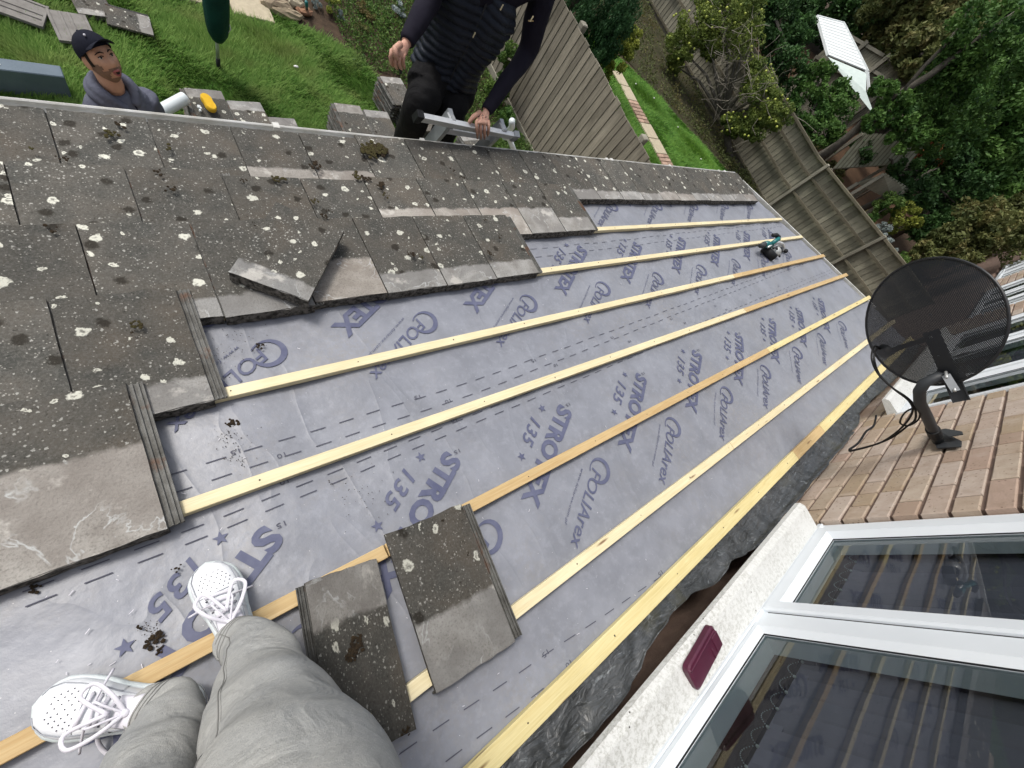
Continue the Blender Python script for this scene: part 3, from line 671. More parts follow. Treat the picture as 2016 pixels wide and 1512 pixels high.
def laid(xl, pitch, hy, ty, light, pink, lift=0, dz=0):
    L = (ty-hy)/CP; sx = pitch/.3045; sy = L/.43
    til = math.atan2(.024, .43)
    M4 = RMAT.to_4x4(); M4.translation = roof(xl, hy, .0305+lift)
    M4 = M4 @ Matrix.Rotation(til+random.uniform(-.004, .004), 4, 'X') @ Matrix.Rotation(random.uniform(-.003, .003), 4, 'Z') @ Matrix.Diagonal((sx*.998, sy, 1, 1))
    return tile_obj(M4, light, pink, parent=rf)
# eave course, then upwards: (right end, pitch, first count, head y, tail y)
for k in range(-5, 21):
    xl = -.15+.302*k
    if xl+.3 > 6.13: continue
    pk = random.choice([.1, .2, .6]); lt = .085+random.uniform(-.01, .015) if xl < 5 else .1
    if .4 < xl < .9: lt, pk = .175, .7
    laid(xl, .302, 1.455+random.uniform(-.004, .004), 1.873 if xl < 1.0 else 1.905, lt, pk)
for k in range(10):
    xl = 2.545-.315*(k+1); lt = .21 if k in (1, 2, 3, 4) else (.12); pk = .8 if k in (2, 3, 4) else .2
    laid(xl, .315, 1.15+random.uniform(-.006, .004), 1.548 if k in (5, 6) else 1.575, lt, pk)
laid(2.545-.315*11, .315, 1.157, 1.56, .1, .2); laid(2.545-.315*12, .315, 1.157, 1.56, .1, .2); laid(2.545-.315*13, .315, 1.157, 1.56, .1, .2)
for k in range(11):
    xl = 1.765-.32*(k+1); laid(xl, .32, .846+random.uniform(-.006, .006)-(.012 if k == 4 else 0), 1.285, (.10, .10, .10, .20, .09, .08)[k] if k < 6 else .09, (.1, .1, .1, .95, .1, .1)[k] if k < 6 else .2)
for k in range(6): laid(.055-.32*(k+1), .32, .520, .972, .09, .15)
for k in range(6): laid(-.145-.335*(k+1), .335, .168, .636, .25 if k < 2 else .2, .6)
# --- gutter and fascia
GY = 1.908; nseg = 14; prof = []
for i in range(nseg+1):
    a = PI*i/nseg; prof.append((GY-math.cos(a)*.05, 2.145-math.sin(a)*.05))
def gutter_run(x0, x1, dz0=0, dz1=0):
    b = MB(); n = len(prof); inner = [(y, z+.003) for y, z in prof]
    vs = [(x0, y, z+dz0) for y, z in prof]+[(x1, y, z+dz1) for y, z in prof]+[(x0, GY+(y-GY)*.93, z+.004+dz0) for y, z in prof]+[(x1, GY+(y-GY)*.93, z+.004+dz1) for y, z in prof]
    fs = []
    for i in range(n-1): fs += [(i, i+1, n+i+1, n+i), (2*n+i+1, 2*n+i, 3*n+i, 3*n+i+1)]
    fs += [(0, n, 3*n, 2*n), (n-1, 3*n-1, 4*n-1, 2*n-1)]
    b.add(vs, fs); b.tube([(x0, GY+.05, 2.148+dz0), (x1, GY+.05, 2.148+dz1)], .007, 6); b.tube([(x0, GY-.05, 2.146+dz0), (x1, GY-.05, 2.146+dz1)], .005, 6)
    return b.build('gutter', M['gutter'], rf)
gutter_run(X0, 1.5); gutter_run(1.505, 5.95, 0, .004)
for x in (.66, 1.5, 3.35, 3.42, 4.4, 5.5, 5.65): MB().box((x, GY+.03, 2.142), (x+.03, GY+.062, 2.160)).build('gutter_clip', M['gutter'], rf)
MB().box((X0, 1.835, 1.94), (5.95, 1.853, 2.13)).build('fascia', M['gutter'], rf)
MB().beam(roof(6.1, 1.86, -.05), roof(vergeX(-.3)+.0, -.3, -.05), .02, .14).build('verge_board', M['gutter'], rf)
# extension wall under the eave
tag(MB().box((X0, 1.6, -.01), (6.0, 1.8, 2.0)).build('extension_wall', M['brick']), 'brick wall of the extension under the eaves', 'wall')
# --- lead flashing
LE = [(-2.3, -.95)]+sorted([tuple(roofpx(x, y, .05))[:2] for x, y in ((1142, 1509), (1175, 1467), (1217, 1392), (1233, 1375), (1256, 1334), (1278, 1281), (1306, 1236), (1322, 1211), (1358, 1178), (1414, 1148), (1439, 1109), (1472, 1092), (1560, 1010), (1640, 925), (1687, 856), (1697, 810), (1714, 792), (1748, 762), (1781, 730))])+[(7.1, -.95)]
def lead_edge(x):
    for (a, ya), (b_, yb) in zip(LE, LE[1:]):
        if a <= x <= b_:
            t_ = (x-a)/(b_-a); t_ = t_*t_*(3-2*t_); return max(-.988, min(-.89, ya+(yb-ya)*t_))
    return -.95
def leadf(u, v):
    x = X0+u*(7.0-X0); ye = lead_edge(x); y0 = -.868; 
    h = .014+.036*v**1.6+.007*math.sin(x*14+v*3)*v+.004*math.sin(x*37+v*7)*v+.002*math.sin(x*63)*v
    p = roof(x, y0+(ye-y0)*min(v*1.15, 1), h)
    if v > .87: p.z += (v-.87)*(.28 if 1.95 < x < 3.8 else .05)
    return p
b = MB(); b.sheet(leadf, 300, 12, -.002); b.build('lead_flashing', M['lead'], rf, smooth=True)
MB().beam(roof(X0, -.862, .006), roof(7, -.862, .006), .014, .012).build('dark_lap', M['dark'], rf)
# ================================================================== HOUSE
hs_ = thing('brick_house', 'buff brick house wall with white plastic windows above the lean-to roof', 'house', (3, -1.2, 0))
W0 = -1.011
wall = MB()
wall.box((-4, -1.35, 0), (40, W0, 2.30)); wall.box((2.285, -1.35, 2.301), (40, W0, 2.799)); wall.box((-4, -1.35, 2.301), (2.284, -1.14, 2.799))                           # below the sills
for a, c in ((-4, .0), (2.31, 4.09), (7.52, 8.48), (11.82, 13.28), (17.1, 40)): wall.box((a, -1.35, 2.80), (c, W0, 5.0))
wall.box((-4, -1.35, 5.0), (40, W0, 5.6)); wall.box((-4, -5.5, 5.6), (40, -1.0, 5.7)); wall.box((-4, -5.6, 0), (40, -5.5, 5.6))
wall.build('wall', M['mortar'], hs_)
def bk_mesh(L, i):
    b = MB(); b.cbox((0, 0, 0), (L, .088, .1025), .004); R_ = random.Random(i)
    # chamfer the outer face instead of the top: rebuild as a box with softened front
    b = MB(); c = .004; x0, x1, z0, z1 = 0, L, 0, .084; yb = -.1
    fr_ = [(x0+c, 0, z0+c), (x1-c, 0, z0+c), (x1-c, 0, z1-c), (x0+c, 0, z1-c)]; md = [(x0, -c, z0), (x1, -c, z0), (x1, -c, z1), (x0, -c, z1)]; bk = [(x0, yb, z0), (x1, yb, z0), (x1, yb, z1), (x0, yb, z1)]
    fr_ = [(x+R_.uniform(-.002, .002), y, z+R_.uniform(-.002, .002)) for x, y, z in fr_]
    b.add(fr_+md+bk, [(0, 1, 2, 3)]+[(4+k, 4+(k+1) % 4, (k+1) % 4, k) for k in range(4)]+[(8+k, 8+(k+1) % 4, 4+(k+1) % 4, 4+k) for k in range(4)])
    me = b.mesh('brick'); me.materials.append(M['brick'])
    bm = bmesh.new(); bm.from_mesh(me); bmesh.ops.recalc_face_normals(bm, faces=bm.faces); bm.to_mesh(me); bm.free(); return me
BK = {L: [bk_mesh(L, i) for i in range(3)] for L in (.288, .138)}
def lay(x0, x1, z, first, seed):
    R_ = random.Random(seed); x = x0; L = first; n = 0
    while x < x1-.02:
        ln = min(L, x1-x); key = .288 if ln > .2 else .138
        o = bpy.data.objects.new('brick', R_.choice(BK[key])); COL.objects.link(o)
        o.matrix_basis = Matrix.Translation((x, -1.0+R_.uniform(-.002, .002), z)) @ Matrix.Rotation(R_.uniform(-.004, .004), 4, 'Y') @ Matrix.Diagonal((ln/key, 1, 1, 1)); setp(o, hs_)
        x += ln+.016; L = .288; n += 1
        if R_.random() < .12: L = .138
for k in range(13): lay(2.292, 4.108, 2.565+k*.1, .288 if k % 2 else .138, 40+k)
for k in range(3): lay(4.12, 6.3, 2.565+k*.1, .2 if k % 2 else .138, 75+k)
for k in range(11): lay(7.5, 8.5, 2.665+k*.1, .288 if k % 2 else .138, 80+k)
for k in range(9): lay(11.8, 13.3, 2.865+k*.1, .288 if k % 2 else .138, 95+k)
def window(xl, xr, zb, panes, zt=4.7):
    """panes = list of (glass left, glass right, glass bottom, opening?)"""
    wn = obj('window', MB().box((xl+.02, -1.125, zb+.002), (xr-.02, -1.10, zb+.05)).mesh('window_base'), M['upvc'], hs_)
    f = MB(); edges = [xl]
    f.box((xl, -1.12, zb), (panes[0][0]-.03, -1.024, zt)); f.box((panes[-1][1]+.03, -1.12, zb), (xr, -1.024, zt)); f.box((xl, -1.119, zt-.09), (xr, -1.026, zt))
    for p, q in zip(panes, panes[1:]): f.box((p[1]+.03, -1.12, zb), (q[0]-.03, -1.023, zt-.02))
    f.box((xl+.001, -1.118, zb), (xr-.001, -1.025, zb+.045)); f.cbox((xl+.002, -1.119, zb-.004), (xr-.002, -1.012, zb+.018), .003)
    f.build('frame', M['upvc'], wn)
    for a, c, gz, op in panes:
        sw = .074 if op else .044; y1 = -1.006 if op else -1.016; y0 = -1.115; zt_ = zt-.06; s_ = MB()
        O = [(a-sw, gz-sw), (c+sw, gz-sw), (c+sw, zt_), (a-sw, zt_)]; O2 = [(x+(.007 if x < a else -.007), z+(.007 if z < 4 else -.007)) for x, z in O]
        I = [(a-.022, gz-.022), (c+.022, gz-.022), (c+.022, zt_-sw+.022), (a-.022, zt_-sw+.022)]; J = [(a, gz), (c, gz), (c, zt_-sw), (a, zt_-sw)]
        vs = [(x, y0, z) for x, z in O]+[(x, y1-.008, z) for x, z in O]+[(x, y1, z) for x, z in O2]+[(x, y1, z) for x, z in I]+[(x, -1.036, z) for x, z in J]+[(x, y0, z) for x, z in J]
        fs = [(r*4+k, r*4+(k+1) % 4, r*4+4+(k+1) % 4, r*4+4+k) for r in range(5) for k in range(4)]
        s_.add(vs, fs); s_.build('sash', M['upvc'], wn); g_ = MB()
        for k in range(4):
            (x0, z0), (x1, z1) = J[k], J[(k+1) % 4]; g_.beam((x0, -1.037, z0), (x1, -1.037, z1), .004, .004, up=(0, 1, 0))
        g_.build('glazing_gasket', M['rubber'], wn)
        MB().add([(J[0][0], -1.043, J[0][1]), (J[1][0], -1.043, J[1][1]), (J[2][0], -1.043, J[2][1]), (J[3][0], -1.043, J[3][1])], [(3, 2, 1, 0)]).build('pane', M['glass'], wn, fixn=False)
        if op: MB().box((a-sw-.004, -1.03, gz-sw+.02), (a-sw, -1.0225, zt_-.02)).build('shadow_gap_strip', M['rubber'], wn)  # dark strip drawn in place of the shadow line beside the sash
    return wn
def sill(wn, xl, xr):
    b = MB(); pr_ = [(-1.07, 2.868), (-1.012, 2.864), (-.900, 2.860), (-.894, 2.858), (-.877, 2.842), (-.877, 2.818), (-1.0, 2.80), (-1.07, 2.80)]; n = len(pr_)
    b.add([(xl, y, z) for y, z in pr_]+[(xr, y, z) for y, z in pr_], [(i, (i+1) % n, n+(i+1) % n, n+i) for i in range(n)]+[tuple(reversed(range(n))), tuple(range(n, 2*n))])
    return b.build('window_sill', M['sill'], wn)
w1 = window(-.95, 2.285, 2.858, [(-.85, -.02, 2.947, True), (.17, 1.412, 2.916, False), (1.60, 2.155, 2.947, True)]); sill(w1, -1.0, 2.24)
w2 = window(4.115, 7.48, 2.858, [(4.24, 4.80, 2.947, True), (5.02, 6.1, 2.916, False), (6.3, 7.36, 2.947, True)]); sill(w2, 4.16, 7.4)
window(8.52, 11.78, 2.9, [(8.7, 9.35, 2.98, True), (9.5, 10.3, 2.98, False), (10.5, 11.6, 2.98, True)]); window(13.32, 17.0, 2.9, [(13.5, 14.6, 2.98, True), (14.8, 15.6, 2.98, False), (15.8, 16.9, 2.98, True)])
MB().box((4.1085, -1.022, 2.866), (4.1145, -.992, 4.7)).build('trim_strip', M['upvc'], hs_)
# vertical blind with its bead chain inside the near window
vb = thing('vertical_blind', 'purple grey vertical blind with scalloped bead chain behind the nearest window', 'blind', (1.2, -1.25, 2.9))
ch = MB(); xk = -.8; k = 0; W_ = .088; ZB = 3.00
while xk < 2.25:
    an = math.radians(14); dx, dy = math.cos(an)*W_/2, math.sin(an)*W_/2; b = MB()
    b.sheet(lambda u, v: (xk+(2*u-1)*dx, -1.15+(2*u-1)*dy+.006*math.sin(PI*u), ZB+1.7*v), 3, 1, .0006); b.build('slat', M['blind'], vb)
    b = MB(); b.box((xk-dx*.9, -1.156, ZB-.006), (xk+dx*.9, -1.146, ZB+.035)); b.build('slat_weight', M['blind'], vb)
    for i in range(13):
        t_ = i/12; ch.ball((xk-.042+.078*t_, -1.128, ZB+.004-.032*math.sin(PI*t_)), .0022, 5, 3)
    ch.ball((xk-.042, -1.13, ZB+.006), .006, 5, 3)
    xk += .078; k += 1
ch.build('bead_chain', M['chain'], vb)
vb2 = thing('vertical_blind', 'dark vertical blind behind the window beside the satellite dish', 'blind', (5.5, -1.25, 2.9))
xk = 4.2
while xk < 7.4:
    b = MB(); b.sheet(lambda u, v: (xk+(2*u-1)*.042, -1.15+(2*u-1)*.012, ZB+1.7*v), 1, 1, .0006); b.build('slat', M['blind'], vb2); xk += .09
#==PART3==
# ================================================================== LOOSE TILES, CLUTTER ON THE ROOF
def plane_tile(c, ang, h, light, pink, lab, group=None, tilt=(0, 0)):
    """c = centre on the roof (x, y); ang = turn about the roof normal; a tile of .336 x .43"""
    M4 = RMAT.to_4x4(); M4.translation = roof(c[0], c[1], h)
    M4 = M4 @ Matrix.Rotation(ang, 4, 'Z') @ Matrix.Rotation(tilt[0], 4, 'X') @ Matrix.Rotation(tilt[1], 4, 'Y') @ Matrix.Translation((-.16, -.215, 0))
    return tile_obj(M4, light, pink, 'roof_tile', None, lab, group)
GL = 'loose roof tiles lying on the roof'
def quad_tile(px4, h, light, pink, lab, dark=0.0):
    """centre and turn taken from where the four corners of the tile meet the roof plane (tail-left, tail-right, head-right, head-left)"""
    P = [roofpx(x, y, h+.02) for x, y in px4]; c = sum(P, Vector())/4; ax = ((P[1]-P[0])+(P[2]-P[3])).normalized(); lx = ax.dot(Vector((1, 0, 0))); ly = ax.dot(Vector((0, CP, -SP)))
    up = ((P[0]-P[3])+(P[1]-P[2])).normalized(); W_ = ((P[1]-P[0]).length+(P[2]-P[3]).length)/2; L_ = ((P[0]-P[3]).length+(P[1]-P[2]).length)/2
    M4 = RMAT.to_4x4(); M4.translation = c-RN*.02
    M4 = M4 @ Matrix.Rotation(math.atan2(ly, lx), 4, 'Z') @ Matrix.Diagonal((W_/.336, L_/.43, 1, 1)) @ Matrix.Translation((-.168, -.215, 0))
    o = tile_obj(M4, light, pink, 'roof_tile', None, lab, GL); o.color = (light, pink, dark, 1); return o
quad_tile([(752, 1052), (925, 988), (1030, 1250), (865, 1365)], .034, .165, .15, 'loose tile with one big white lichen spot in its corner, lying across two battens', .38)
quad_tile([(838, 1432), (672, 1512), (556, 1172), (724, 1100)], .034, .125, .35, 'loose tile with a black moss patch beside the grey trouser leg, pale end towards the shoe', .42)
at_tile = quad_tile([(538, 404), (664, 462), (624, 594), (458, 540)], .094, .075, .0, 'loose tile lying askew on top of the laid tiles', -.3)
me_ = at_tile.data.copy(); bm = bmesh.new(); bm.from_mesh(me_); bmesh.ops.delete(bm, geom=[v for v in bm.verts if v.co.x > .3035], context='VERTS'); bm.to_mesh(me_); bm.free()
at_tile.data = me_; at_tile.matrix_basis = at_tile.matrix_basis @ Matrix.Diagonal((1.11, 1, 1, 1)) @ Matrix.Rotation(.075, 4, 'X')
# moss clumps, crumbs and wood shavings
def clump(b, c, r, n, fl=.35, N=RN):
    for i in range(n):
        a = random.uniform(0, 2*PI); q = r*random.uniform(0, 1)**.7; d = Vector((math.cos(a)*q, math.sin(a)*q*CP, -math.sin(a)*q*SP))
        s = r*random.uniform(.12, .4); b.ball(c+d+N*s*fl*.4, (s, s*.9, s*fl), 5, 3, Matrix.Rotation(random.uniform(0, PI), 3, 'Z'))
b = MB()
for px, py, r, n, h in ((512, 681, .014, 16, 0), (497, 690, .007, 6, 0), (457, 834, .02, 18, 0), (348, 1118, .013, 10, 0), (305, 1262, .02, 24, 0), (318, 1277, .014, 12, 0), (280, 1232, .01, 8, 0), (70, 1160, .014, 12, 0), (650, 948, .006, 4, 0), (652, 955, .006, 4, 0)):
    clump(b, roofpx(px, py, h+.004), r, n)
for i in range(240):
    px, py, s_ = random.choice([(465, 890, 34), (455, 860, 30), (290, 1240, 22), (440, 700, 40), (480, 660, 46), (720, 980, 50)]); p = roofpx(px+random.gauss(0, s_*.6), py+random.gauss(0, s_*.5), .005)
    q = random.uniform(.0008, .0022); b.ball(p, (q, q, q*.7), 4, 2)
tag(b.build('moss_crumbs', M['moss']), 'dark brown moss clumps and crumbs fallen on the grey underlay', 'moss crumbs', kind='stuff')
b = MB(); b2 = MB()
for px, py, r, n in ((745, 295, .05, 40), (725, 290, .035, 20), (700, 345, .03, 20), (620, 325, .03, 18), (312, 340, .02, 10), (220, 265, .026, 14), (335, 372, .02, 10), (270, 640, .018, 14), (262, 655, .01, 6), (548, 350, .03, 16), (640, 425, .02, 10), (648, 415, .014, 8), (620, 395, .018, 10), (720, 350, .025, 14), (750, 365, .03, 14), (760, 385, .02, 10), (955, 432, .014, 8), (965, 500, .022, 12), (985, 465, .02, 10), (810, 500, .022, 14), (830, 505, .018, 10), (1175, 355, .01, 5), (120, 310, .02, 8), (480, 355, .015, 8), (910, 350, .02, 8), (890, 335, .02, 8), (330, 290, .02, 8), (240, 245, .025, 10), (1010, 330, .012, 6), (60, 290, .012, 6), (96, 450, .02, 6), (500, 440, .014, 6)):
    clump(b if random.random() < .6 else b2, roofpx(px, py, .085), r, n, .3)
for px, py in ((745, 290), (730, 300)): clump(b2, roofpx(px, py, .09), .05, 24, .3)
clump(b, roofpx(700, 1278, .058), .022, 26, .3); clump(b, roofpx(694, 1290, .058), .018, 20, .3); clump(b, roofpx(703, 1262, .058), .018, 20, .3); clump(b, roofpx(905, 1148, .058), .006, 8); clump(b, roofpx(922, 1090, .058), .007, 8); clump(b, roofpx(872, 1024, .058), .007, 8); clump(b, roofpx(800, 1440, .058), .013, 14)
tag(b.build('moss_clumps', M['moss']), 'dark brown moss clumps growing on the old roof tiles', 'moss', kind='stuff')
tag(b2.build('moss_clumps', M['moss_g']), 'olive green moss clumps growing along the tile joints', 'moss', kind='stuff')
b = MB()
for i in range(90):
    p = roofpx(random.uniform(0, 1500), random.uniform(500, 1500), .005)
    if p.y > 1.2 or p.y < -.85: continue
    a = random.uniform(0, PI); d = Vector((math.cos(a), math.sin(a)*CP, -math.sin(a)*SP))*random.uniform(.002, .007); b.beam(p-d, p+d, .0012, .001)
for px, py in ((140, 1167), (172, 1243), (1042, 1005), (1190, 868)):
    p = roofpx(px, py, .006); d = Vector((.005, .004, 0)); b.beam(p-d, p+d, .0015, .0012)
tag(b.build('wood_shavings', M['lace']), 'tiny pale splinters and shavings strewn over the grey underlay', 'shavings', kind='stuff')
# cordless saw / planer near the far verge
jg = thing('cordless_saw', 'teal and black cordless circular saw resting on the second batten near the far roof edge', 'power tool', roof(5.35, .82, .03))

def jp(x, y, h=.06): return roofpx(x, y, h)
def jb(name, mat, fn):
    b = MB(); fn(b); return b.build(name, mat, jg, smooth=True)
jb('battery', M['rubber'], lambda b: (b.tube([jp(1503, 488, .04), jp(1513, 497, .04), jp(1525, 508, .04)], [.038, .045, .040], 12),))
jb('motor_housing', M['teal'], lambda b: (b.tube([jp(1504, 482, .09), jp(1510, 481, .10), jp(1518, 483, .10)], [.034, .036, .030], 12),))
jb('motor_cap', M['plastic_dk'], lambda b: (b.tube([jp(1497, 484, .08), jp(1504, 482, .09)], [.022, .034], 12),))
jb('handle', M['teal'], lambda b: (b.tube([jp(1519, 480, .12), jp(1527, 474, .15), jp(1533, 470, .17)], [.022, .022, .024], 10),))
jb('handle_grip', M['rubber'], lambda b: (b.tube([jp(1533, 467, .17), jp(1528, 463, .18), jp(1521, 463, .17)], [.022, .024, .018], 10),))
jb('blade_guard', M['alu'], lambda b: (b.tube([jp(1512, 487, .10), jp(1521, 480, .12), jp(1531, 477, .12), jp(1540, 480, .10), jp(1544, 487, .07), jp(1541, 494, .04)], [.010, .014, .018, .018, .014, .009], 8), b.tube([jp(1522, 486, .09), jp(1530, 482, .10), jp(1537, 485, .08)], .012, 8)))
jb('blade', M['steel'], lambda b: (b.tube([jp(1527, 496, .03), jp(1526, 495, .045)], .055, 22),))
jb('blade_cover', M['plastic_dk'], lambda b: (b.tube([jp(1522, 489, .08), jp(1529, 488, .08), jp(1533, 496, .05), jp(1535, 506, .02)], .010, 8), b.tube([jp(1536, 488, .05), jp(1537, 497, .03)], .022, 10)))
jb('depth_knob', M['rubber'], lambda b: (b.ball(jp(1547, 494, .03), (.03, .026, .022), 10, 6), b.tube([jp(1540, 493, .03), jp(1547, 494, .03)], .010, 8)))
# maroon case on the sill
pc = thing('plastic_case', 'maroon rounded plastic case lying on the speckled white window sill', 'case', (1.11, -.96, 2.875))
def rrect(w_, l_, r, n=5):
    o = []
    for cx, cy, a0 in ((w_/2-r, l_/2-r, 0), (-w_/2+r, l_/2-r, 90), (-w_/2+r, -l_/2+r, 180), (w_/2-r, -l_/2+r, 270)):
        for k in range(n+1): a = math.radians(a0+90*k/n); o.append((cx+math.cos(a)*r, cy+math.sin(a)*r, 0))
    return o
pm = Matrix.Translation(on(1385, 1291, 2, 2.875)-Vector((0, 0, .014))) @ Matrix.Rotation(math.radians(8), 4, 'Z') @ Matrix.Rotation(math.radians(7), 4, 'X')
def pcb(name, fn, mat=M['maroon']):
    b = MB(); fn(b); b.v = [tuple(pm @ Vector(v)) for v in b.v]; return b.build(name, mat, pc)
pcb('body', lambda b: (b.poly(rrect(.205, .092, .018), .019), b.add(*(lambda o: ([Vector((x, y, .019)) for x, y, _ in o]+[Vector((x*.94, y*.88, .024)) for x, y, _ in o], [(i, (i+1) % len(o), len(o)+(i+1) % len(o), len(o)+i) for i in range(len(o))]+[tuple(range(len(o), 2*len(o)))]))(rrect(.205, .092, .018)))))
pcb('lid_rib', lambda b: (b.cbox((-.095, .024, .022), (.095, .031, .028), .002), b.cbox((.035, -.038, .022), (.042, .0, .029), .002)))
pcb('belt_clip', lambda b: (b.cbox((.06, -.036, .023), (.10, .022, .028), .002),))
# ================================================================== SATELLITE DISH
DN = Vector((.87, -.27, .42)).normalized(); DR = .305; DC = at_depth(1800, 638, 2.0)
sd_ = thing('satellite_dish', 'black perforated satellite dish on a curved pole bolted to the brick wall', 'satellite dish', (3.24, -1.0, 3.22))
DU = (Vector((0, 0, 1))-DN*DN.z).normalized(); DS = DN.cross(DU).normalized(); 
def dp(x, y, z): return DC+DS*x+DU*y+DN*z
b = MB(); nr, na = 10, 48; vs = [dp(0, 0, 0)]; fs = []
for i in range(1, nr+1):
    r = DR*i/nr
    for k in range(na): a = 2*PI*k/na; vs.append(dp(r*math.cos(a), r*math.sin(a)*.97, .075*(i/nr)**2))
for k in range(na): fs.append((0, 1+k, 1+(k+1) % na))
for i in range(nr-1):
    for k in range(na): fs.append((1+i*na+k, 1+(i+1)*na+k, 1+(i+1)*na+(k+1) % na, 1+i*na+(k+1) % na))
b.add([Vector(v)-DC for v in vs], fs)
dm = b.mesh('reflector'); uv = [((Vector(v)-DC).dot(DS), (Vector(v)-DC).dot(DU)) for v in vs]
# rotate so that the local XY plane is the dish plane (perforation pattern runs in it)
RD = Matrix((DS, DU, DN)).transposed()
for v in dm.vertices: v.co = RD.inverted() @ v.co
o = obj('reflector', dm, M['dishmesh'], None, smooth=True, mw=Matrix.Translation(DC) @ RD.to_4x4()); setp(o, sd_)
b = MB(); b.tube([dp(DR*math.cos(2*PI*k/na), DR*math.sin(2*PI*k/na)*.97, .075) for k in range(na+1)], .006, 6, cap=False); b.build('rim', M['dish'], sd_, smooth=True)
# back bracket: long channel down the back of the dish
A_ = at_depth(1832, 652, 2.00); B_ = at_depth(1893, 790, 1.93)
ax = (B_-A_).normalized(); view = (A_+B_)*.5-Vector((0, 0, CZ)); view.normalize()
b = MB(); b.beam(A_, B_, .055, .006, up=-view); sdv = ax.cross(-view).normalized()
for s_ in (-1, 1): b.beam(A_+sdv*.0275*s_-view*.012, B_+sdv*.0275*s_-view*.012, .004, .03, up=-view)
b.build('back_bracket', M['dish'], sd_)
b = MB()
for px, py, r in ((1832, 664, .008), (1831, 620, .006), (1848, 700, .005)): b.ball(at_depth(px, py, 1.96), r, 8, 5)
for px, py in ((1862, 736), (1878, 762)): b.tube([at_depth(px, py-4, 1.93), at_depth(px+2, py+8, 1.90)], .006, 6)
b.build('bolt', M['steel'], sd_, smooth=True)
b = MB(); b.beam(at_depth(1862, 738, 1.93), at_depth(1882, 770, 1.91), .03, .012, up=-view); b.build('pole_clamp', M['alu_d'], sd_)
wb = Vector((3.235, -.995, 3.225))
pole = [at_depth(1846, 868, 2.36), at_depth(1836, 845, 2.25), at_depth(1824, 818, 2.15), at_depth(1811, 793, 2.07), at_depth(1810, 770, 2.02), at_depth(1820, 754, 1.98), at_depth(1842, 744, 1.96), at_depth(1880, 742, 1.95), at_depth(1892, 743, 1.95)]
b = MB(); b.tube(pole, .0245, 12); b.build('curved_pole', M['plastic_dk'], sd_, smooth=True)
b = MB(); b.tube([pole[1]-(pole[1]-pole[0])*.5, pole[1]], .031, 12); b.build('pole_collar', M['rubber'], sd_)
b = MB()
for (p1, p2, p3) in (((1826, 862), (1898, 858), (1878, 868)), ((1826, 868), (1893, 876), (1836, 885))):
    pass
b.poly([on(x, y, 1, -.985) for x, y in ((1827, 852), (1846, 884), (1893, 881), (1894, 870), (1860, 853))], .006, (0, 1, 0)); b.build('wall_plate', M['plastic_dk'], sd_)
b = MB(); b.poly([on(x, y, 1, -.95) for x, y in ((1848, 848), (1868, 861), (1897, 856), (1895, 851), (1862, 845))], .005, (0, 1, 0))
b.beam(on(1840, 860, 1, -.99), pole[0], .05, .03); b.build('wall_bracket', M['plastic_dk'], sd_)
# receiver arm seen through the mesh
lna = [at_depth(1836, 664, 2.06), at_depth(1790, 678, 2.2), at_depth(1745, 694, 2.3)]
b = MB(); b.tube(lna, .014, 8); b.build('receiver_arm', M['dish'], sd_, smooth=True)
b = MB(); b.tube([lna[2], at_depth(1738, 688, 2.28)], .032, 12); b.tube([lna[2]+(lna[2]-lna[1])*.1, lna[2]-(lna[2]-lna[1])*.25], .022, 10); b.build('receiver_head', M['dish'], sd_, smooth=True)
def curve_pts(px, n=6):
    P = [at_depth(*p) if len(p) == 3 else Vector(p[:3]) for p in px]; out = []
    for i in range(len(P)-1):
        p0, p1, p2, p3 = P[max(i-1, 0)], P[i], P[i+1], P[min(i+2, len(P)-1)]
        for k in range(n):
            t_ = k/n; out.append(.5*((2*p1)+(p2-p0)*t_+(2*p0-5*p1+4*p2-p3)*t_*t_+(3*p1-p0-3*p2+p3)*t_**3))
    out.append(P[-1]); return out
b = MB()
b.tube(curve_pts([(1736, 690, 2.26), (1722, 682, 2.2), (1716, 705, 2.16), (1728, 735, 2.15), (1755, 762, 2.12), (1785, 782, 2.10), (1800, 800, 2.10), (1802, 825, 2.15), (1785, 840, 2.2), (1755, 862, 2.28), (1715, 878, 2.36), (1672, 889, 2.42)]), .005, 6)
b.tube(curve_pts([(1740, 694, 2.26), (1727, 686, 2.2), (1721, 706, 2.16), (1732, 738, 2.15), (1760, 766, 2.12), (1790, 790, 2.10), (1796, 812, 2.12), (1775, 842, 2.22), (1740, 868, 2.3), (1705, 880, 2.37), (1670, 888, 2.42)]), .005, 6)
b.tube(curve_pts([(1806, 800, 2.10), (1782, 812, 2.14), (1772, 832, 2.2), (1788, 838, 2.2), (1808, 826, 2.15), (1812, 808, 2.10)]), .0045, 6)
b.build('coax_cable', M['wire'], sd_, smooth=True)
tag(MB().tube(curve_pts([(1725, 818, 2.6), (1720, 838, 2.56), (1705, 850, 2.53), (1690, 872, 2.48), (1672, 885, 2.43)]), .006, 6).build('black_cable', M['wire']), 'short black cable running from the far window sill down to the flashing', 'cable')
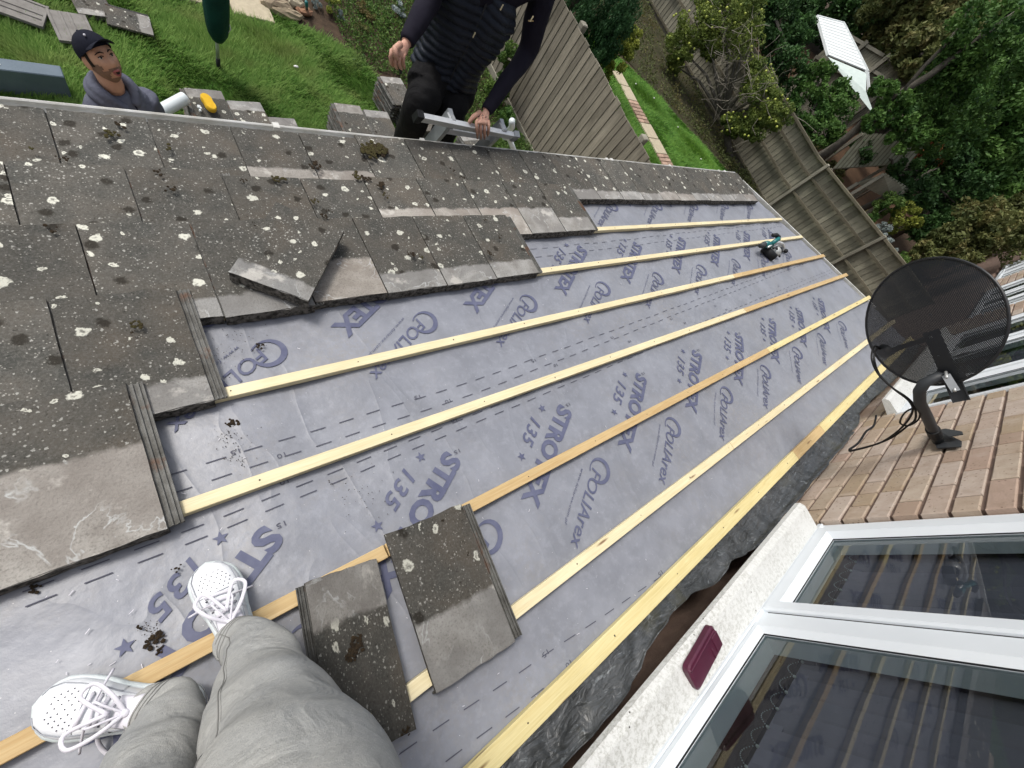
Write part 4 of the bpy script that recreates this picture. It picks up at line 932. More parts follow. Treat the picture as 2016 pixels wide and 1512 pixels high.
# ================================================================== LADDER
ld = thing('ladder', 'aluminium ladder leaning on the eaves, its wide stabiliser bar on top', 'ladder', (1.9, 2.95, 0))
LT = on(884, 243, 1, 1.99); RT_ = on(985, 266, 1, 1.99)
LT = Vector((1.67, 2.0, 2.30)); RT_ = Vector((2.09, 2.0, 2.285)); ldir = Vector((-.02, .62, -2.3)).normalized()
for P in (LT, RT_):
    b = MB(); b.beam(P-ldir*.03, P+ldir*2.38, .03, .085, up=(0, 1, .27)); b.build('stile', M['alu_d'], ld)
for k in range(9):
    q = .12+.25*k; b = MB(); b.beam(LT+ldir*q, RT_+ldir*q, .035, .03, up=(0, .3, 1)); b.build('rung', M['alu'], ld)
a_ = on(824, 230, 1, 1.955); c_ = on(1012, 268, 1, 1.955)
b = MB(); b.beam(a_, c_, .030, .046, up=(0, -.35, 1)); b.build('stabiliser_bar', M['alu'], ld)
for P, Q in ((a_, -1), (c_, 1)):
    d = (c_-a_).normalized()*Q; b = MB(); 
    for i in range(3): b.beam(P+d*(i*.013-.012), P+d*(i*.013-.003), .042, .07, up=(0, -.35, 1))
    b.beam(P-d*.02, P+d*.025, .038, .064, up=(0, -.35, 1)); b.build('rubber_foot', M['rubber'] if Q < 0 else M['alu_d'], ld)
for P in (LT, RT_): MB().cbox((P.x-.022, P.y-.05, P.z-.035), (P.x+.022, P.y+.02, P.z+.03), .006).build('bar_bracket', M['alu_d'], ld)
# ================================================================== GARDEN CLUTTER
GS = 'tile stacks on the lawn'
ORD = ['topmost tile of ', 'second tile down in ', 'third tile down in ', 'fourth tile down in ', 'fifth tile down in ', 'sixth tile down in ', 'seventh tile down in ', 'eighth tile down in ', 'ninth tile down in ', 'lowest tile, on the grass, of ']
def stack(x, y, rz, n, where, light=.10, pink=.3, rev=False):
    z = .0
    for i in range(n):
        M4 = Matrix.Translation((x+random.uniform(-.008, .008), y+random.uniform(-.012, .012), z+.012)) @ Matrix.Rotation(rz+random.uniform(-.02, .02), 4, 'Z') @ Matrix.Rotation(random.uniform(-.008, .008), 4, 'X') @ Matrix.Translation((-.168, -.215, 0))
        top = i == n-1
        o = tile_obj(M4, light if top else .1, pink, 'stacked_tile', None, ORD[n-1-i]+where, GS)
        z += .0355
    return z
R180 = PI
stack(.81, 3.98, R180+.06, 10, 'the stack under the yellow sponge')
stack(1.12, 3.92, R180+.08, 10, 'the second stack from the left, beside the sponge', .11, .1)
stack(1.40, 3.78, R180+.08, 9, 'the low stack just behind the gutter')
stack(2.18, 4.06, R180+.03, 10, 'the tall stack nearest the open lawn', .12, .5)
stack(2.52, 4.03, R180+.03, 10, 'the stack left of the black trousers', .1, .1)
stack(2.98, 4.66, R180+.12, 9, 'the stack below the hand of the man in the vest')
stack(3.13, 4.28, R180+.12, 9, 'the stack half hidden by black trousers')
stack(3.35, 3.50, R180+.1, 9, 'the stack seen between the ladder bars', .15, .2)
stack(3.78, 3.84, R180+.2, 10, 'the stack behind the tattooed hand', .1, .1)
FT = [((-.30, 5.17), 1.25, 'upside down ribbed tile lying flat at the top left corner of the lawn', True, 0), ((.02, 5.05), .08, 'upside down ribbed tile lying flat behind the navy cap', True, 0),
      ((.21, 5.43), .12, 'tile with white spots and a pale edge lying flat at the top of the lawn', False, .08), ((.46, 5.29), 1.5, 'dark tile with many white lichen spots lying flat right of the navy cap', False, .12)]
def ribbed():
    b = MB(); b.cbox((0, 0, 0), (.336, .43, .016), .003)
    for x0, x1 in ((.0, .03), (.10, .125), (.17, .2), (.306, .336)): b.cbox((x0, .01, .0155), (x1, .42, .024), .003)
    b.box((0, 0, .0158), (.336, .02, .026)); me = b.mesh('ribbed'); me.materials.append(M['tileback']); 
    bm = bmesh.new(); bm.from_mesh(me); bmesh.ops.recalc_face_normals(bm, faces=bm.faces); bm.to_mesh(me); bm.free(); return me
M['tileback'] = simple('tile underside', (.25, .24, .225), (.17, .16, .15), sc=9, rough=.9, bump=.3)
RB = ribbed()
for (x, y), a, lb, back, lt in FT:
    M4 = Matrix.Translation((x, y, .058)) @ Matrix.Rotation(a, 4, 'Z') @ Matrix.Rotation(.03, 4, 'X') @ Matrix.Diagonal((.8, .8, 1, 1)) @ Matrix.Translation((-.168, -.215, 0))
    if back: tag(obj('roof_tile', RB, None, mw=M4), lb, 'roof tile', 'tiles lying on the grass')
    else: tile_obj(M4, lt, .3, 'roof_tile', None, lb, 'tiles lying on the grass')
# sponge
o8 = []
for k in range(28):
    a = 2*PI*k/28; r = .052+.018*math.cos(2*a); o8.append((math.cos(a)*r*1.25, math.sin(a)*r*.72, 0))
b = MB(); n = len(o8)
SM = Matrix.Translation((.80, 3.99, .385)) @ Matrix.Rotation(math.radians(100), 4, 'Z') @ Matrix.Rotation(.12, 4, 'X')
for z, s_ in ((0, .93), (.012, 1), (.035, 1), (.045, .92)): b.v += [tuple(SM @ Vector((x*s_*1.1, y*s_*1.6, z))) for x, y, _ in o8]
for r_ in range(3):
    for k in range(n): b.f.append((r_*n+k, r_*n+(k+1) % n, (r_+1)*n+(k+1) % n, (r_+1)*n+k))
b.f += [tuple(reversed(range(n))), tuple(range(3*n, 4*n))]
tag(b.build('sponge', M['sponge']), 'yellow figure-eight sponge lying on a stack of tiles', 'sponge')
b = MB(); [b.ball((.72+random.uniform(-.015, .015), 3.93+random.uniform(-.03, .03), .39), .013, 6, 4) for _ in range(5)]; tag(b.build('crumpled_rag', M['whitesheet']), 'small crumpled pale rag beside the yellow sponge', 'rag')
# pipe, beam, downpipe
b = MB(); pa, pb_ = Vector((.20, 3.66, .40)), Vector((.63, 4.02, .40)); b.tube([pa, pb_], .05, 18, cap=False); b.tube([pb_, pa], .046, 18, cap=False)
b.build('pipe_wall', M['white_pipe'], thing('plastic_pipe', 'short white plastic pipe with a saw-cut end leaning on the sponge stack', 'pipe', (.4, 3.9, .3)), smooth=True)
bw = thing('painted_beam', 'blue grey painted timber beam at the left behind the man in the cap', 'beam', (-.4, 4.3, 0))
MB().cbox((-2.2, 4.02, .0), (-.06, 4.14, .22), .006, Matrix.Translation((0, .27, 0)) @ Matrix.Rotation(.02, 4, 'Z')).build('timber', M['beam'], bw)
for x in (-1.6, -.5): MB().tube([(x, 4.33, .22), (x, 4.33, .224)], .01, 8).build('screw_head', M['steel'], bw)
dpz = thing('white_downpipe', 'white plastic downpipe standing by the ladder at the wooden fence', 'downpipe', (3.46, 3.1, 0))
b = MB(); b.tube([on(1018, 312, 2, 1.2), on(1000, 266, 2, 1.45)], .028, 12); b.build('pipe', M['white_pipe'], dpz, smooth=True)
b = MB(); b.tube([on(998, 262, 2, 1.45), on(1008, 250, 2, 1.6), on(1008, 238, 2, 1.7)], .03, 12); b.tube([on(992, 268, 2, 1.45), on(1012, 272, 2, 1.45)], .034, 12); b.build('elbow', M['white_pipe'], dpz, smooth=True)
b = MB(); b.tube([(on(1018, 312, 2, 1.2)), Vector((3.3, 2.9, 0.0))], .028, 10); b.build('lower_pipe', M['white_pipe'], dpz, smooth=True)
# rotary airer under a green cover
ra = thing('rotary_airer', 'folded rotary airer in a dark green cover standing on a steel pole in the lawn', 'airer', (1.11, 4.93, 0))
RX, RY = 1.11, 4.93
b = MB(); zs = [(.30, .028), (.32, .055), (.38, .085), (.47, .10), (.60, .108), (1.0, .112), (1.5, .11), (1.85, .08), (1.95, .03)]; n = 20
for i, (z, r) in enumerate(zs):
    for k in range(n): a = 2*PI*k/n; q = 1+.06*math.sin(3*a+z*2)+.03*math.sin(7*a+z*9); b.v.append((RX+.01+math.cos(a)*r*q, RY+math.sin(a)*r*q, z))
for i in range(len(zs)-1):
    for k in range(n): b.f.append((i*n+k, i*n+(k+1) % n, (i+1)*n+(k+1) % n, (i+1)*n+k))
b.f += [tuple(reversed(range(n))), tuple(range((len(zs)-1)*n, len(zs)*n))]; b.build('cover', M['green_cover'], ra, smooth=True)
MB().tube([(RX, RY, .1), (RX+.005, RY, .45)], .0165, 12).build('pole', M['steel'], ra, smooth=True)
MB().tube([(RX, RY, -.02), (RX, RY, .12)], .02, 12).build('ground_socket', M['rubber'], ra, smooth=True)
MB().tube([(RX+.09, RY-.03, .42), (RX+.12, RY-.03, .47), (RX+.11, RY-.02, .52)], .004, 6).build('drawstring', M['whitesheet'], ra)
tag(MB().tube([on(604, 20, 2, .02), on(603, 4, 2, .22)], .02, 10).build('solar_light', M['teal'], smooth=True), 'small teal tube light stuck in the bed beside the orange rock', 'garden light')
#==PART4==
# ================================================================== PEOPLE
def sm(t, tab):
    for (a, u), (b_, v) in zip(tab, tab[1:]):
        if a <= t <= b_: s = (t-a)/(b_-a); s = s*s*(3-2*s)*.5+s*.5; return u+(v-u)*s
    return tab[-1][1]
WT = [(0, .0), (.012, .016), (.04, .027), (.1, .034), (.22, .038), (.38, .037), (.52, .041), (.66, .050), (.78, .0535), (.87, .049), (.94, .037), (.985, .018), (1, 0)]
HT = [(0, .055), (.03, .078), (.10, .088), (.3, .083), (.42, .078), (.52, .066), (.64, .050), (.74, .041), (.86, .035), (.94, .027), (1, .010)]
CT = [(0, 0), (.4, -.002), (.7, .004), (1, .012)]
def shoe(name, lab, toe, heel, side, roll=0.0, parent=None, bow=0):
    """side: +1 if the inside of the foot is to the left of the toe direction"""
    f = (toe-heel); L = f.length; f.normalize(); up = (RN-f*RN.dot(f)).normalized(); lf = up.cross(f).normalized()
    if roll: q = Matrix.Rotation(roll, 3, f); up = q @ up; lf = q @ lf
    S_ = L/.30
    def P(t, y, z): return heel+f*(t*L)+lf*(y*S_)+up*(z*S_)
    def surf(t, a, off=0.0):
        w_, h_, c_ = sm(t, WT), sm(t, HT), sm(t, CT)*side; th = a*PI/2
        y = (w_*.97+off)*math.copysign(abs(math.sin(th))**.85, a); z = .024+(h_+off)*max(0, math.cos(th))**.72
        return P(t, c_+y, z)
    sh = obj(name, mesh([], [], name), None, parent)
    sh['label'] = lab
    # sole: two layers
    b = MB(); T = [0, .006, .02, .05, .1, .18, .28, .4, .52, .64, .74, .82, .88, .93, .965, .985, 1]
    lay_ = [(.0, .004), (.004, .0065), (.016, .007), (.026, .0055), (.029, .001)]
    rings = []
    for z, ex in lay_:
        r = [(t, sm(t, WT)+ex) for t in T]
        ring = []
        for t, w_ in r:
            tt = t+(-.02*(ex/.007) if t == 0 else (.018*(ex/.007) if t == 1 else 0)); ring.append((tt, sm(t, CT)*side+w_*(.0 if t in (0, 1) else 1), z))
        for t, w_ in reversed(r[1:-1]): ring.append((t, sm(t, CT)*side-w_, z))
        rings.append(ring)
    n = len(rings[0]); b.v = [tuple(P(*p)) for r in rings for p in r]
    for i in range(len(rings)-1):
        for k in range(n): b.f.append((i*n+k, i*n+(k+1) % n, (i+1)*n+(k+1) % n, (i+1)*n+k))
    b.f += [tuple(reversed(range(n))), tuple(range((len(rings)-1)*n, len(rings)*n))]
    b.build('sole', M['shoe_sole'], sh, smooth=True)
    b = MB(); b.sheet(lambda u, v: surf(min(.999, max(.001, v)), 2*u-1), 28, 40); b.build('upper', M['shoe'], sh, smooth=True)
    # raised overlays: toe rand, eyestay, heel counter
    def patch(nm, fa, ta, off, mat=M['shoe']):
        bb = MB(); bb.sheet(lambda u, v: surf(ta[0]+(ta[1]-ta[0])*v, fa(ta[0]+(ta[1]-ta[0])*v, u), off), 10, 16); return bb.build(nm, mat, sh, smooth=True)
    for s_ in (-1, 1):
        patch('overlay', lambda t, u, s_=s_: s_*(.62+.38*u+.18*max(0, (t-.8)/.2)*(1-u)), (.50, .985), .0016)
        patch('eyestay', lambda t, u, s_=s_: s_*((.30+.10*(t-.4))+.22*u), (.34, .70), .0024)
        patch('overlay', lambda t, u, s_=s_: s_*(.45+.55*u), (.03, .30), .002)
        bb = MB(); bb.tube([surf(.50+.48*k/24, s_*(.60+.18*max(0, ((.50+.48*k/24)-.8)/.2)), .002) for k in range(25)], .0011, 5); bb.tube([surf(.34+.36*k/14, s_*(.53+.10*(.36*k/14)), .0028) for k in range(15)], .0009, 5)
        bb.tube([surf(.705, s_*.55*k/8, .002) for k in range(9)], .0011, 5); bb.tube([surf(.30+.05*math.sin(k), s_*(.42+.06*k), .0022) for k in range(9)], .0008, 5); bb.build('seam', M['seam'], sh)
    b = MB()
    for i, t in enumerate((.735, .765, .795, .825, .855, .885)):
        m_ = (7, 6, 7, 6, 5, 4)[i]
        for k in range(m_):
            a = (k-(m_-1)/2)*.145; c = surf(t, a, .0004); b.ball(c, .0016*S_, 6, 4)
    b.build('punched_hole', M['hole'], sh)
    b = MB(); ey = MB()
    for i in range(6):
        t = .39+.055*i; a_ = .34
        for s_ in (-1, 1): ey.ball(surf(t, s_*a_, .003), .0028*S_, 6, 4)
        p0 = surf(t, -a_, .0045); p1 = surf(t+.02, 0, .008); p2 = surf(t+(.03 if i % 2 else 0), a_, .0045)
        b.tube([p0, (p0+p1)/2+up*.003, p1, (p1+p2)/2+up*.003, p2], (.0022, .0042), 6) if False else b.tube([p0, (p0+p1)/2+up*.003, p1, (p1+p2)/2+up*.003, p2], [(.0016, .0046)]*5, 6, upv=tuple(up))
    top = surf(.41, 0, .012)
    for s_ in (-1, 1):
        pts = [top, top+lf*s_*.035+f*.035+up*.012, top+lf*s_*.055+f*.075+up*.002, top+lf*s_*.03+f*.09-up*.006, top+f*.03+up*.004]
        cpp = curve_pts([(p.x, p.y, p.z, 0) for p in pts], 5); b.tube(cpp, [(.0016, .0048)]*len(cpp), 6, upv=tuple(up+lf*.3))
        e = surf(.62, s_*.75, .01); b.tube(curve_pts([(p.x, p.y, p.z, 0) for p in (top, top+lf*s_*.02+f*.05+up*.012, (top+e)/2+up*.02+f*.03, e+lf*s_*.02)], 5), .0026, 6)
    b.ball(top+up*.002, (.008, .009, .005), 8, 5)
    b.build('lace', M['lace'], sh, smooth=True); ey.build('eyelets', M['hole'], sh, kind='stuff')
    bb = MB(); bb.sheet(lambda u, v: surf(.28+.20*v, (2*u-1)*.36, .006+.012*(1-v)), 8, 8, .003); bb.build('tongue', M['lace'], sh, smooth=True)
    return sh
def voxel0(me, s_): return voxel(me, s_)
def voxel(me, size, sm_it=4):
    o = bpy.data.objects.new('tmp', me); COL.objects.link(o); r = o.modifiers.new('r', 'REMESH'); r.mode = 'VOXEL'; r.voxel_size = size; r.use_smooth_shade = True
    s = o.modifiers.new('s', 'SMOOTH'); s.iterations = sm_it; s.factor = .5
    dg = bpy.context.evaluated_depsgraph_get(); m2 = bpy.data.meshes.new_from_object(o.evaluated_get(dg)); bpy.data.objects.remove(o); return m2
def hand(b, wrist, knuck, tips, thumb, wr=.027):
    """wrist centre, list of 4 knuckles, list of 4 bent finger point lists, thumb point list"""
    kc = sum(knuck, Vector())/4; wd = (knuck[3]-knuck[0]); d = (kc-wrist).normalized(); sdn = wd.normalized(); nn = d.cross(sdn).normalized()
    n = 12; base = len(b.v)
    for s, w_, th in ((-.2, .027, .022), (0, .027, .02), (.3, .034, .019), (.7, .043, .017), (1.0, .044, .014), (1.12, .038, .008)):
        c = wrist+(kc-wrist)*s
        for k in range(n): a = 2*PI*k/n; b.v.append(tuple(c+sdn*math.cos(a)*w_+nn*math.sin(a)*th))
    for i in range(5):
        for k in range(n): b.f.append((base+i*n+k, base+i*n+(k+1) % n, base+(i+1)*n+(k+1) % n, base+(i+1)*n+k))
    b.f += [tuple(base+k for k in reversed(range(n))), tuple(base+5*n+k for k in range(n))]
    for k_, f_ in zip(knuck, tips):
        P = [k_+(wrist-k_)*.25, k_]+f_; m = len(P); b.tube(P, [.0115]+[.0112-.0009*i for i in range(m-2)]+[.0068], 10)
        b.ball(P[-1], .0068, 8, 5)
    b.tube(thumb, [.017, .0155, .0125, .0085][:len(thumb)], 10); b.ball(thumb[-1], .0085, 8, 5)
def head_mesh(b, C, F, U, s=1.0, mouth=True):
    S_ = F.cross(U).normalized(); U = S_.cross(F).normalized(); nu, nv = 48, 40; base = len(b.v); reg = []
    def g(x, m, w_): return math.exp(-((x-m)/w_)**2)
    for j in range(nv+1):
        th = PI*j/nv
        for i in range(nu):
            phi = 2*PI*i/nu; x = math.sin(th)*math.cos(phi); y = math.sin(th)*math.sin(phi); z = math.cos(th)   # x forward, y right, z up
            X = x*.096; Y = y*.076; Z = z*.122
            if z < 0: Y *= 1-.30*(-z)**1.6; X *= 1-.02*(-z)
            if x > 0:
                fr_ = x
                X -= .006*g(z, .05, .16)*fr_*1.0                       # eye level hollow
                X += .022*g(y, 0, .11)*g(z, -.19, .13)*fr_ + .016*g(y, 0, .10)*g(z, -.28, .07)+.010*g(y, 0, .09)*g(z, -.02, .14)*fr_   # nose
                X += .007*g(abs(y), .30, .17)*g(z, .17, .07)*fr_        # brow
                X -= .011*g(abs(y), .38, .15)*g(z, .05, .09)*fr_        # sockets
                X += .006*g(abs(y), .55, .18)*g(z, -.18, .16)*fr_       # cheeks
                X += .009*g(y, 0, .26)*g(z, -.50, .07)*fr_+.008*g(y, 0, .25)*g(z, -.60, .05)*fr_   # lips
                X += .016*g(y, 0, .30)*g(z, -.80, .14)*fr_              # chin
                Y += math.copysign(.006, y)*g(abs(y), .8, .3)*g(z, -.55, .25)
                Y += math.copysign(.006, y)*g(abs(y), .16, .07)*g(z, -.28, .06)*g(x, 1, .3)
            b.v.append(tuple(C+(F*X+S_*Y+U*Z)*s))
    for j in range(nv):
        for i in range(nu): b.f.append((base+j*nu+i, base+(j+1)*nu+i, base+(j+1)*nu+(i+1) % nu, base+j*nu+(i+1) % nu))
    def at(y, z, off=0.0, fwd=True):
        # front surface point nearest to (y, z) in unit coordinates
        best = None
        for j in range(nv+1):
            for i in range(nu):
                v = Vector(b.v[base+j*nu+i])-C; yy = v.dot(S_)/s; zz = v.dot(U)/s; xx = v.dot(F)/s
                if xx < 0: continue
                d = (yy-y)**2+(zz-z)**2
                if best is None or d < best[0]: best = (d, xx)
        return C+(F*(best[1]+off)+S_*y+U*z)*s
    for sg in (-1, 1):                                                   # ears
        c = C+(F*-.012+S_*sg*.078+U*-.012)*s; Mx = Matrix((F, S_*sg, U)).transposed(); 
        b.ball(c, (.019*s, .007*s, .034*s), 12, 8, Mx @ Matrix.Rotation(-.35, 3, 'Z'))
    return at, S_, U
ph = thing('person', 'person taking the picture, only legs in pale grey joggers and white sneakers in view', 'person', roof(-.15, -.3))
def on_h(px, py, h): return roofpx(px, py, h)
t1, h1 = on_h(418, 1108, .036), on_h(470, 1262, .036); h1 = t1+(h1-t1).normalized()*.305
shoe('sneaker', 'white leather sneaker pointing away, half under the trouser cuff', t1, h1, 1, 0, ph)
t2, h2 = on_h(72, 1402, .036), on_h(400, 1382, .036); h2 = t2+(h2-t2).normalized()*.315
shoe('sneaker', 'white leather sneaker turned sideways with its lace loop hanging out', t2, h2, -1, 0, ph)
b = MB(); lp = [at_depth(x, y, d) for x, y, d in ((250, 1420, .93), (200, 1438, .93), (193, 1460, .94), (212, 1484, .95), (240, 1478, .94), (246, 1455, .93))]
b.tube(curve_pts([(p.x, p.y, p.z, 0) for p in lp], 6), .0045, 6); b.build('hanging_lace', M['lace'], ph, smooth=True)
def cloth_tube(b, pts, rads, n=40, sub=14, seed=0, amp=.05, cuff=True, ell=1.0, upv=(0, 1, 0.2)):
    R_ = random.Random(seed); P = curve_pts([(p[0], p[1], p[2], 0) for p in pts], sub); m = len(P); out = []
    rr = []
    for i in range(m):
        s = i/(m-1)*(len(rads)-1); k = min(int(s), len(rads)-2); t_ = s-k; t_ = t_*t_*(3-2*t_); rr.append(rads[k]*(1-t_)+rads[k+1]*t_)
    ph_ = [R_.uniform(0, 6) for _ in range(8)]; U = Vector(upv); base = len(b.v)
    for i in range(m):
        tg = (P[min(i+1, m-1)]-P[max(i-1, 0)]).normalized(); a = (U-tg*U.dot(tg)).normalized(); c = tg.cross(a); s = i/(m-1)
        for k in range(n):
            an = 2*PI*k/n
            q = amp*(math.sin(2*an+9*s+ph_[0])*.6+math.sin(3*an-14*s+ph_[1])*.4+math.sin(an*1+26*s+ph_[2])*.5+.5*abs(math.sin(an*2.0+33*s+ph_[3]))*math.sin(an+ph_[4])+.25*math.sin(5*an+20*s+ph_[5]))
            r = rr[i]*(1+q*(1+1.1*math.exp(-((s-.16)/.13)**2)+.6*math.exp(-((s-.5)/.1)**2))+.010*math.sin(7*an+31*s+ph_[6])*math.sin(11*s+an+ph_[7])); b.v.append(tuple(P[i]+a*math.cos(an)*r+c*math.sin(an)*r*ell))
    for i in range(m-1):
        for k in range(n): b.f.append((base+i*n+k, base+i*n+(k+1) % n, base+(i+1)*n+(k+1) % n, base+(i+1)*n+k))
    b.f.append(tuple(base+k for k in reversed(range(n)))); b.f.append(tuple(base+(m-1)*n+k for k in range(n)))
b = MB()
A1 = h1+(t1-h1)*.26+RN*.095
cloth_tube(b, [A1, at_depth(503, 1282, .99), at_depth(510, 1345, .88), at_depth(540, 1440, .75), at_depth(575, 1600, .61), Vector((-.08, -.46, 3.42)), Vector((-.10, -.55, 3.52))], [.052, .068, .084, .108, .148, .145, .14], seed=3, amp=.055)
A2 = h2+(t2-h2)*.28+RN*.085
cloth_tube(b, [A2, at_depth(338, 1412, .93), at_depth(318, 1470, .86), at_depth(300, 1560, .76), Vector((-.26, -.40, 3.18)), Vector((-.26, -.50, 3.52))], [.054, .068, .078, .085, .11, .13], seed=8, amp=.05)
cloth_tube(b, [Vector((-.02, -.52, 3.52)), Vector((-.18, -.56, 3.56)), Vector((-.34, -.52, 3.52))], [.13, .17, .13], seed=5, upv=(0, 0, 1))
jv = list(b.v)
jo = b.build('joggers', M['marl'], ph, smooth=True)
def leg_seam(base, rows, dk):
    mid = [Vector(jv[base+(rows//3)*40+k]) for k in range(40)]; k0 = min(range(40), key=lambda k: (mid[k]-Vector((0, 0, CZ))).length); k0 = (k0+dk) % 40
    P = [Vector(jv[base+i*40+k0]) for i in range(rows)]; Q = [Vector(jv[base+i*40+(k0+20) % 40]) for i in range(rows)]; P = [p+(p-q).normalized()*.0003 for p, q in zip(P, Q)]
    s = MB(); s.tube(P, .0012, 6); s.build('side_seam', M['trouser_seam'], jo, smooth=True)
    s = MB(); s.tube([p+(p-q).normalized()*.0002+Vector((.005, .002, 0)) for p, q in zip(P, Q)], .0006, 5); s.build('side_seam', M['trouser_seam'], jo, smooth=True)
leg_seam(0, 70, 7); leg_seam(85*40, 50, -6)
def cuff_rib(base):
    s = MB()
    for i in (1, 3, 5):
        R_ = [Vector(jv[base+i*40+k]) for k in range(40)]; c = sum(R_, Vector())/40; s.tube([c+(p-c)*1.004 for p in R_]+[c+(R_[0]-c)*1.004], .0014, 5, cap=False)
    s.build('cuff_stitching', M['trouser_seam'], jo, smooth=True)
cuff_rib(0); cuff_rib(85*40)
# the photographer's upper body, out of view, added to shade the near roof
b = MB(); hb = Vector((-.18, -.58, 3.52)); b.tube([hb, hb+Vector((0, .02, .25)), hb+Vector((0, .04, .48)), hb+Vector((0, .03, .58))], [(.17, .12), (.17, .125), (.2, .12), (.08, .08)], 20, upv=(1, 0, 0))
for s_ in (-1, 1): b.tube([hb+Vector((.19*s_, .03, .50)), hb+Vector((.25*s_, .05, .25)), Vector((.09*s_-.02, -.20, 4.03))], [.06, .052, .035], 12)
obj('jumper', voxel0(b.mesh('jumper'), .014), M['navy'], ph, smooth=True)
b = MB(); head_mesh(b, hb+Vector((.02, .10, .80)), Vector((.3, .8, -.5)).normalized(), Vector((.1, .5, .85)), 1.05); b.tube([hb+Vector((0, .03, .55)), hb+Vector((.01, .07, .74))], [.06, .055], 12)
for s_ in (-1, 1): b.ball(Vector((.085*s_-.02, -.17, 4.05)), (.04, .045, .05), 10, 6)
b.build('body', M['skin'], ph, smooth=True)
for A in (A1, A2): MB().tube([A-RN*.02, A+RN*.0, A+RN*.03], [.047, .05, .046], 16).build('sock', M['marl'], ph, smooth=True)

wv_ = bpy.data.objects['joggers'].data
b = MB(); b.beam(at_depth(552, 1272, .93), at_depth(562, 1284, .92), .016, .002, up=tuple(-(at_depth(600, 1276, 1)-Vector((0, 0, CZ))).normalized())); b.build('trouser_tag', M['lace'], ph)
# --- shared body parts
# --------------------------------------------------- man in the hoodie
m1 = thing('person', 'man in a navy cap and slate grey hoodie looking up from behind the gutter', 'person', (.1, 2.75, 0))
C1 = on(196, 113, 1, 2.98); F1 = Vector((.42, -.66, .62)).normalized(); U1 = Vector((-.30, .45, .82)); U1 = (U1-F1*U1.dot(F1)).normalized()
b = MB(); at1, S1, U1 = head_mesh(b, C1, F1, U1, .98)
nk = C1-U1*.095-F1*.03; b.tube([nk+U1*.05, nk-Vector((0, 0, .05)), nk-Vector((-.0, -.01, .10))], [.058, .058, .055], 16)
bod = MB()
SH = nk-Vector((0, 0, .125)); RT1 = Vector((.80, .58, 0)).normalized(); FH = Vector((.58, -.80, 0)).normalized()
# hands and arms hang below the gutter line; body underneath is one mesh
for s_ in (-1, 1):
    wr = SH+RT1*s_*.27+FH*.14-Vector((0, 0, .62)); kn = [wr+FH*(.05)+RT1*(.026-.017*i)*s_-Vector((0, 0, .07)) for i in range(4)]
    hand(b, wr, kn, [[k_-Vector((0, 0, .035))+FH*.012, k_-Vector((0, 0, .062))-FH*.004] for k_ in kn], [wr+FH*.01-Vector((0, 0, .02)), wr+FH*.045-RT1*s_*.04-Vector((0, 0, .05)), wr+FH*.055-RT1*s_*.045-Vector((0, 0, .085))])
    b.tube([wr-Vector((0, 0, .01)), wr+Vector((0, 0, .1))], [.026, .034], 12)
b.tube([SH+Vector((0, 0, .0)), SH-Vector((0, 0, .6))], [.06, .12], 16)
for s_ in (-1, 1): b.tube([SH+RT1*s_*.09-Vector((0, 0, .62)), SH+RT1*s_*.10-Vector((0, 0, 1.0)), SH+RT1*s_*.10-Vector((0, 0, SH.z-.12))], [.085, .06, .045], 14)
me = b.mesh('body'); o = obj('body', me, M['skin'], m1, smooth=True)
# clothing
b = MB(); tor = [(0.045, .08, .07), (.015, .135, .095), (-.03, .18, .12), (-.10, .212, .135), (-.25, .22, .145), (-.45, .225, .15), (-.62, .215, .15), (-.66, .20, .14)]
n = 40
for i, (dz, a_, c_) in enumerate(tor):
    for k in range(n): an = 2*PI*k/n; q = 1+.02*math.sin(3*an+dz*20)+.015*math.sin(5*an-dz*33); b.v.append(tuple(SH+Vector((0, 0, dz))+RT1*math.cos(an)*a_*q+FH*math.sin(an)*c_*q))
for i in range(len(tor)-1):
    for k in range(n): b.f.append((i*n+k, i*n+(k+1) % n, (i+1)*n+(k+1) % n, (i+1)*n+k))
b.f += [tuple(reversed(range(n))), tuple(range((len(tor)-1)*n, len(tor)*n))]
for s_ in (-1, 1):
    a0 = SH+RT1*s_*.162-Vector((0, 0, .075)); cloth_tube(b, [a0, a0+RT1*s_*.055-Vector((0, 0, .13)), a0+RT1*s_*.075-Vector((0, 0, .30))+FH*.02, SH+RT1*s_*.27+FH*.13-Vector((0, 0, .57))], [.085, .078, .066, .048], n=20, sub=7, seed=s_+4, amp=.05)
mh = voxel(b.mesh('hoodie'), .012, 5); obj('hoodie', mh, M['hood'], m1, smooth=True)
# hood lying round the neck: a rolled rim open to the front
b = MB(); hp = []
for k in range(33):
    a = math.radians(-78+336*k/32) ; a = -PI/2+.24+(2*PI-.48)*k/32
    hp.append(nk-Vector((0, 0, .075))+RT1*math.sin(a-PI/2)*.098*0+RT1*math.cos(a-PI)*.0)
hp = []
for k in range(29):
    a = -PI*.5+.30+(2*PI-.6)*k/28          # 0 = right, front at -PI/2 (open there)
    fr_ = -math.sin(a); hp.append(nk-Vector((0, 0, .055+.075*max(0, fr_)**2))+RT1*math.cos(a)*.090+FH*(fr_*.092+.012))
b.tube(hp, [.024+.012*math.sin(PI*k/28) for k in range(29)], 12)
b.tube([p-Vector((0, 0, .03))+(p-nk).normalized()*.018 for p in hp], [.024+.018*math.sin(PI*k/28) for k in range(29)], 12)
obj('hood', voxel(b.mesh('hood'), .008, 4), M['hood'], m1, smooth=True)
b = MB()
for s_ in (-1, 1): b.tube([hp[0] if s_ > 0 else hp[-1], SH+FH*.14+RT1*s_*.03-Vector((0, 0, .06)), SH+FH*.158+RT1*s_*.045-Vector((0, 0, .24))], .0045, 6)
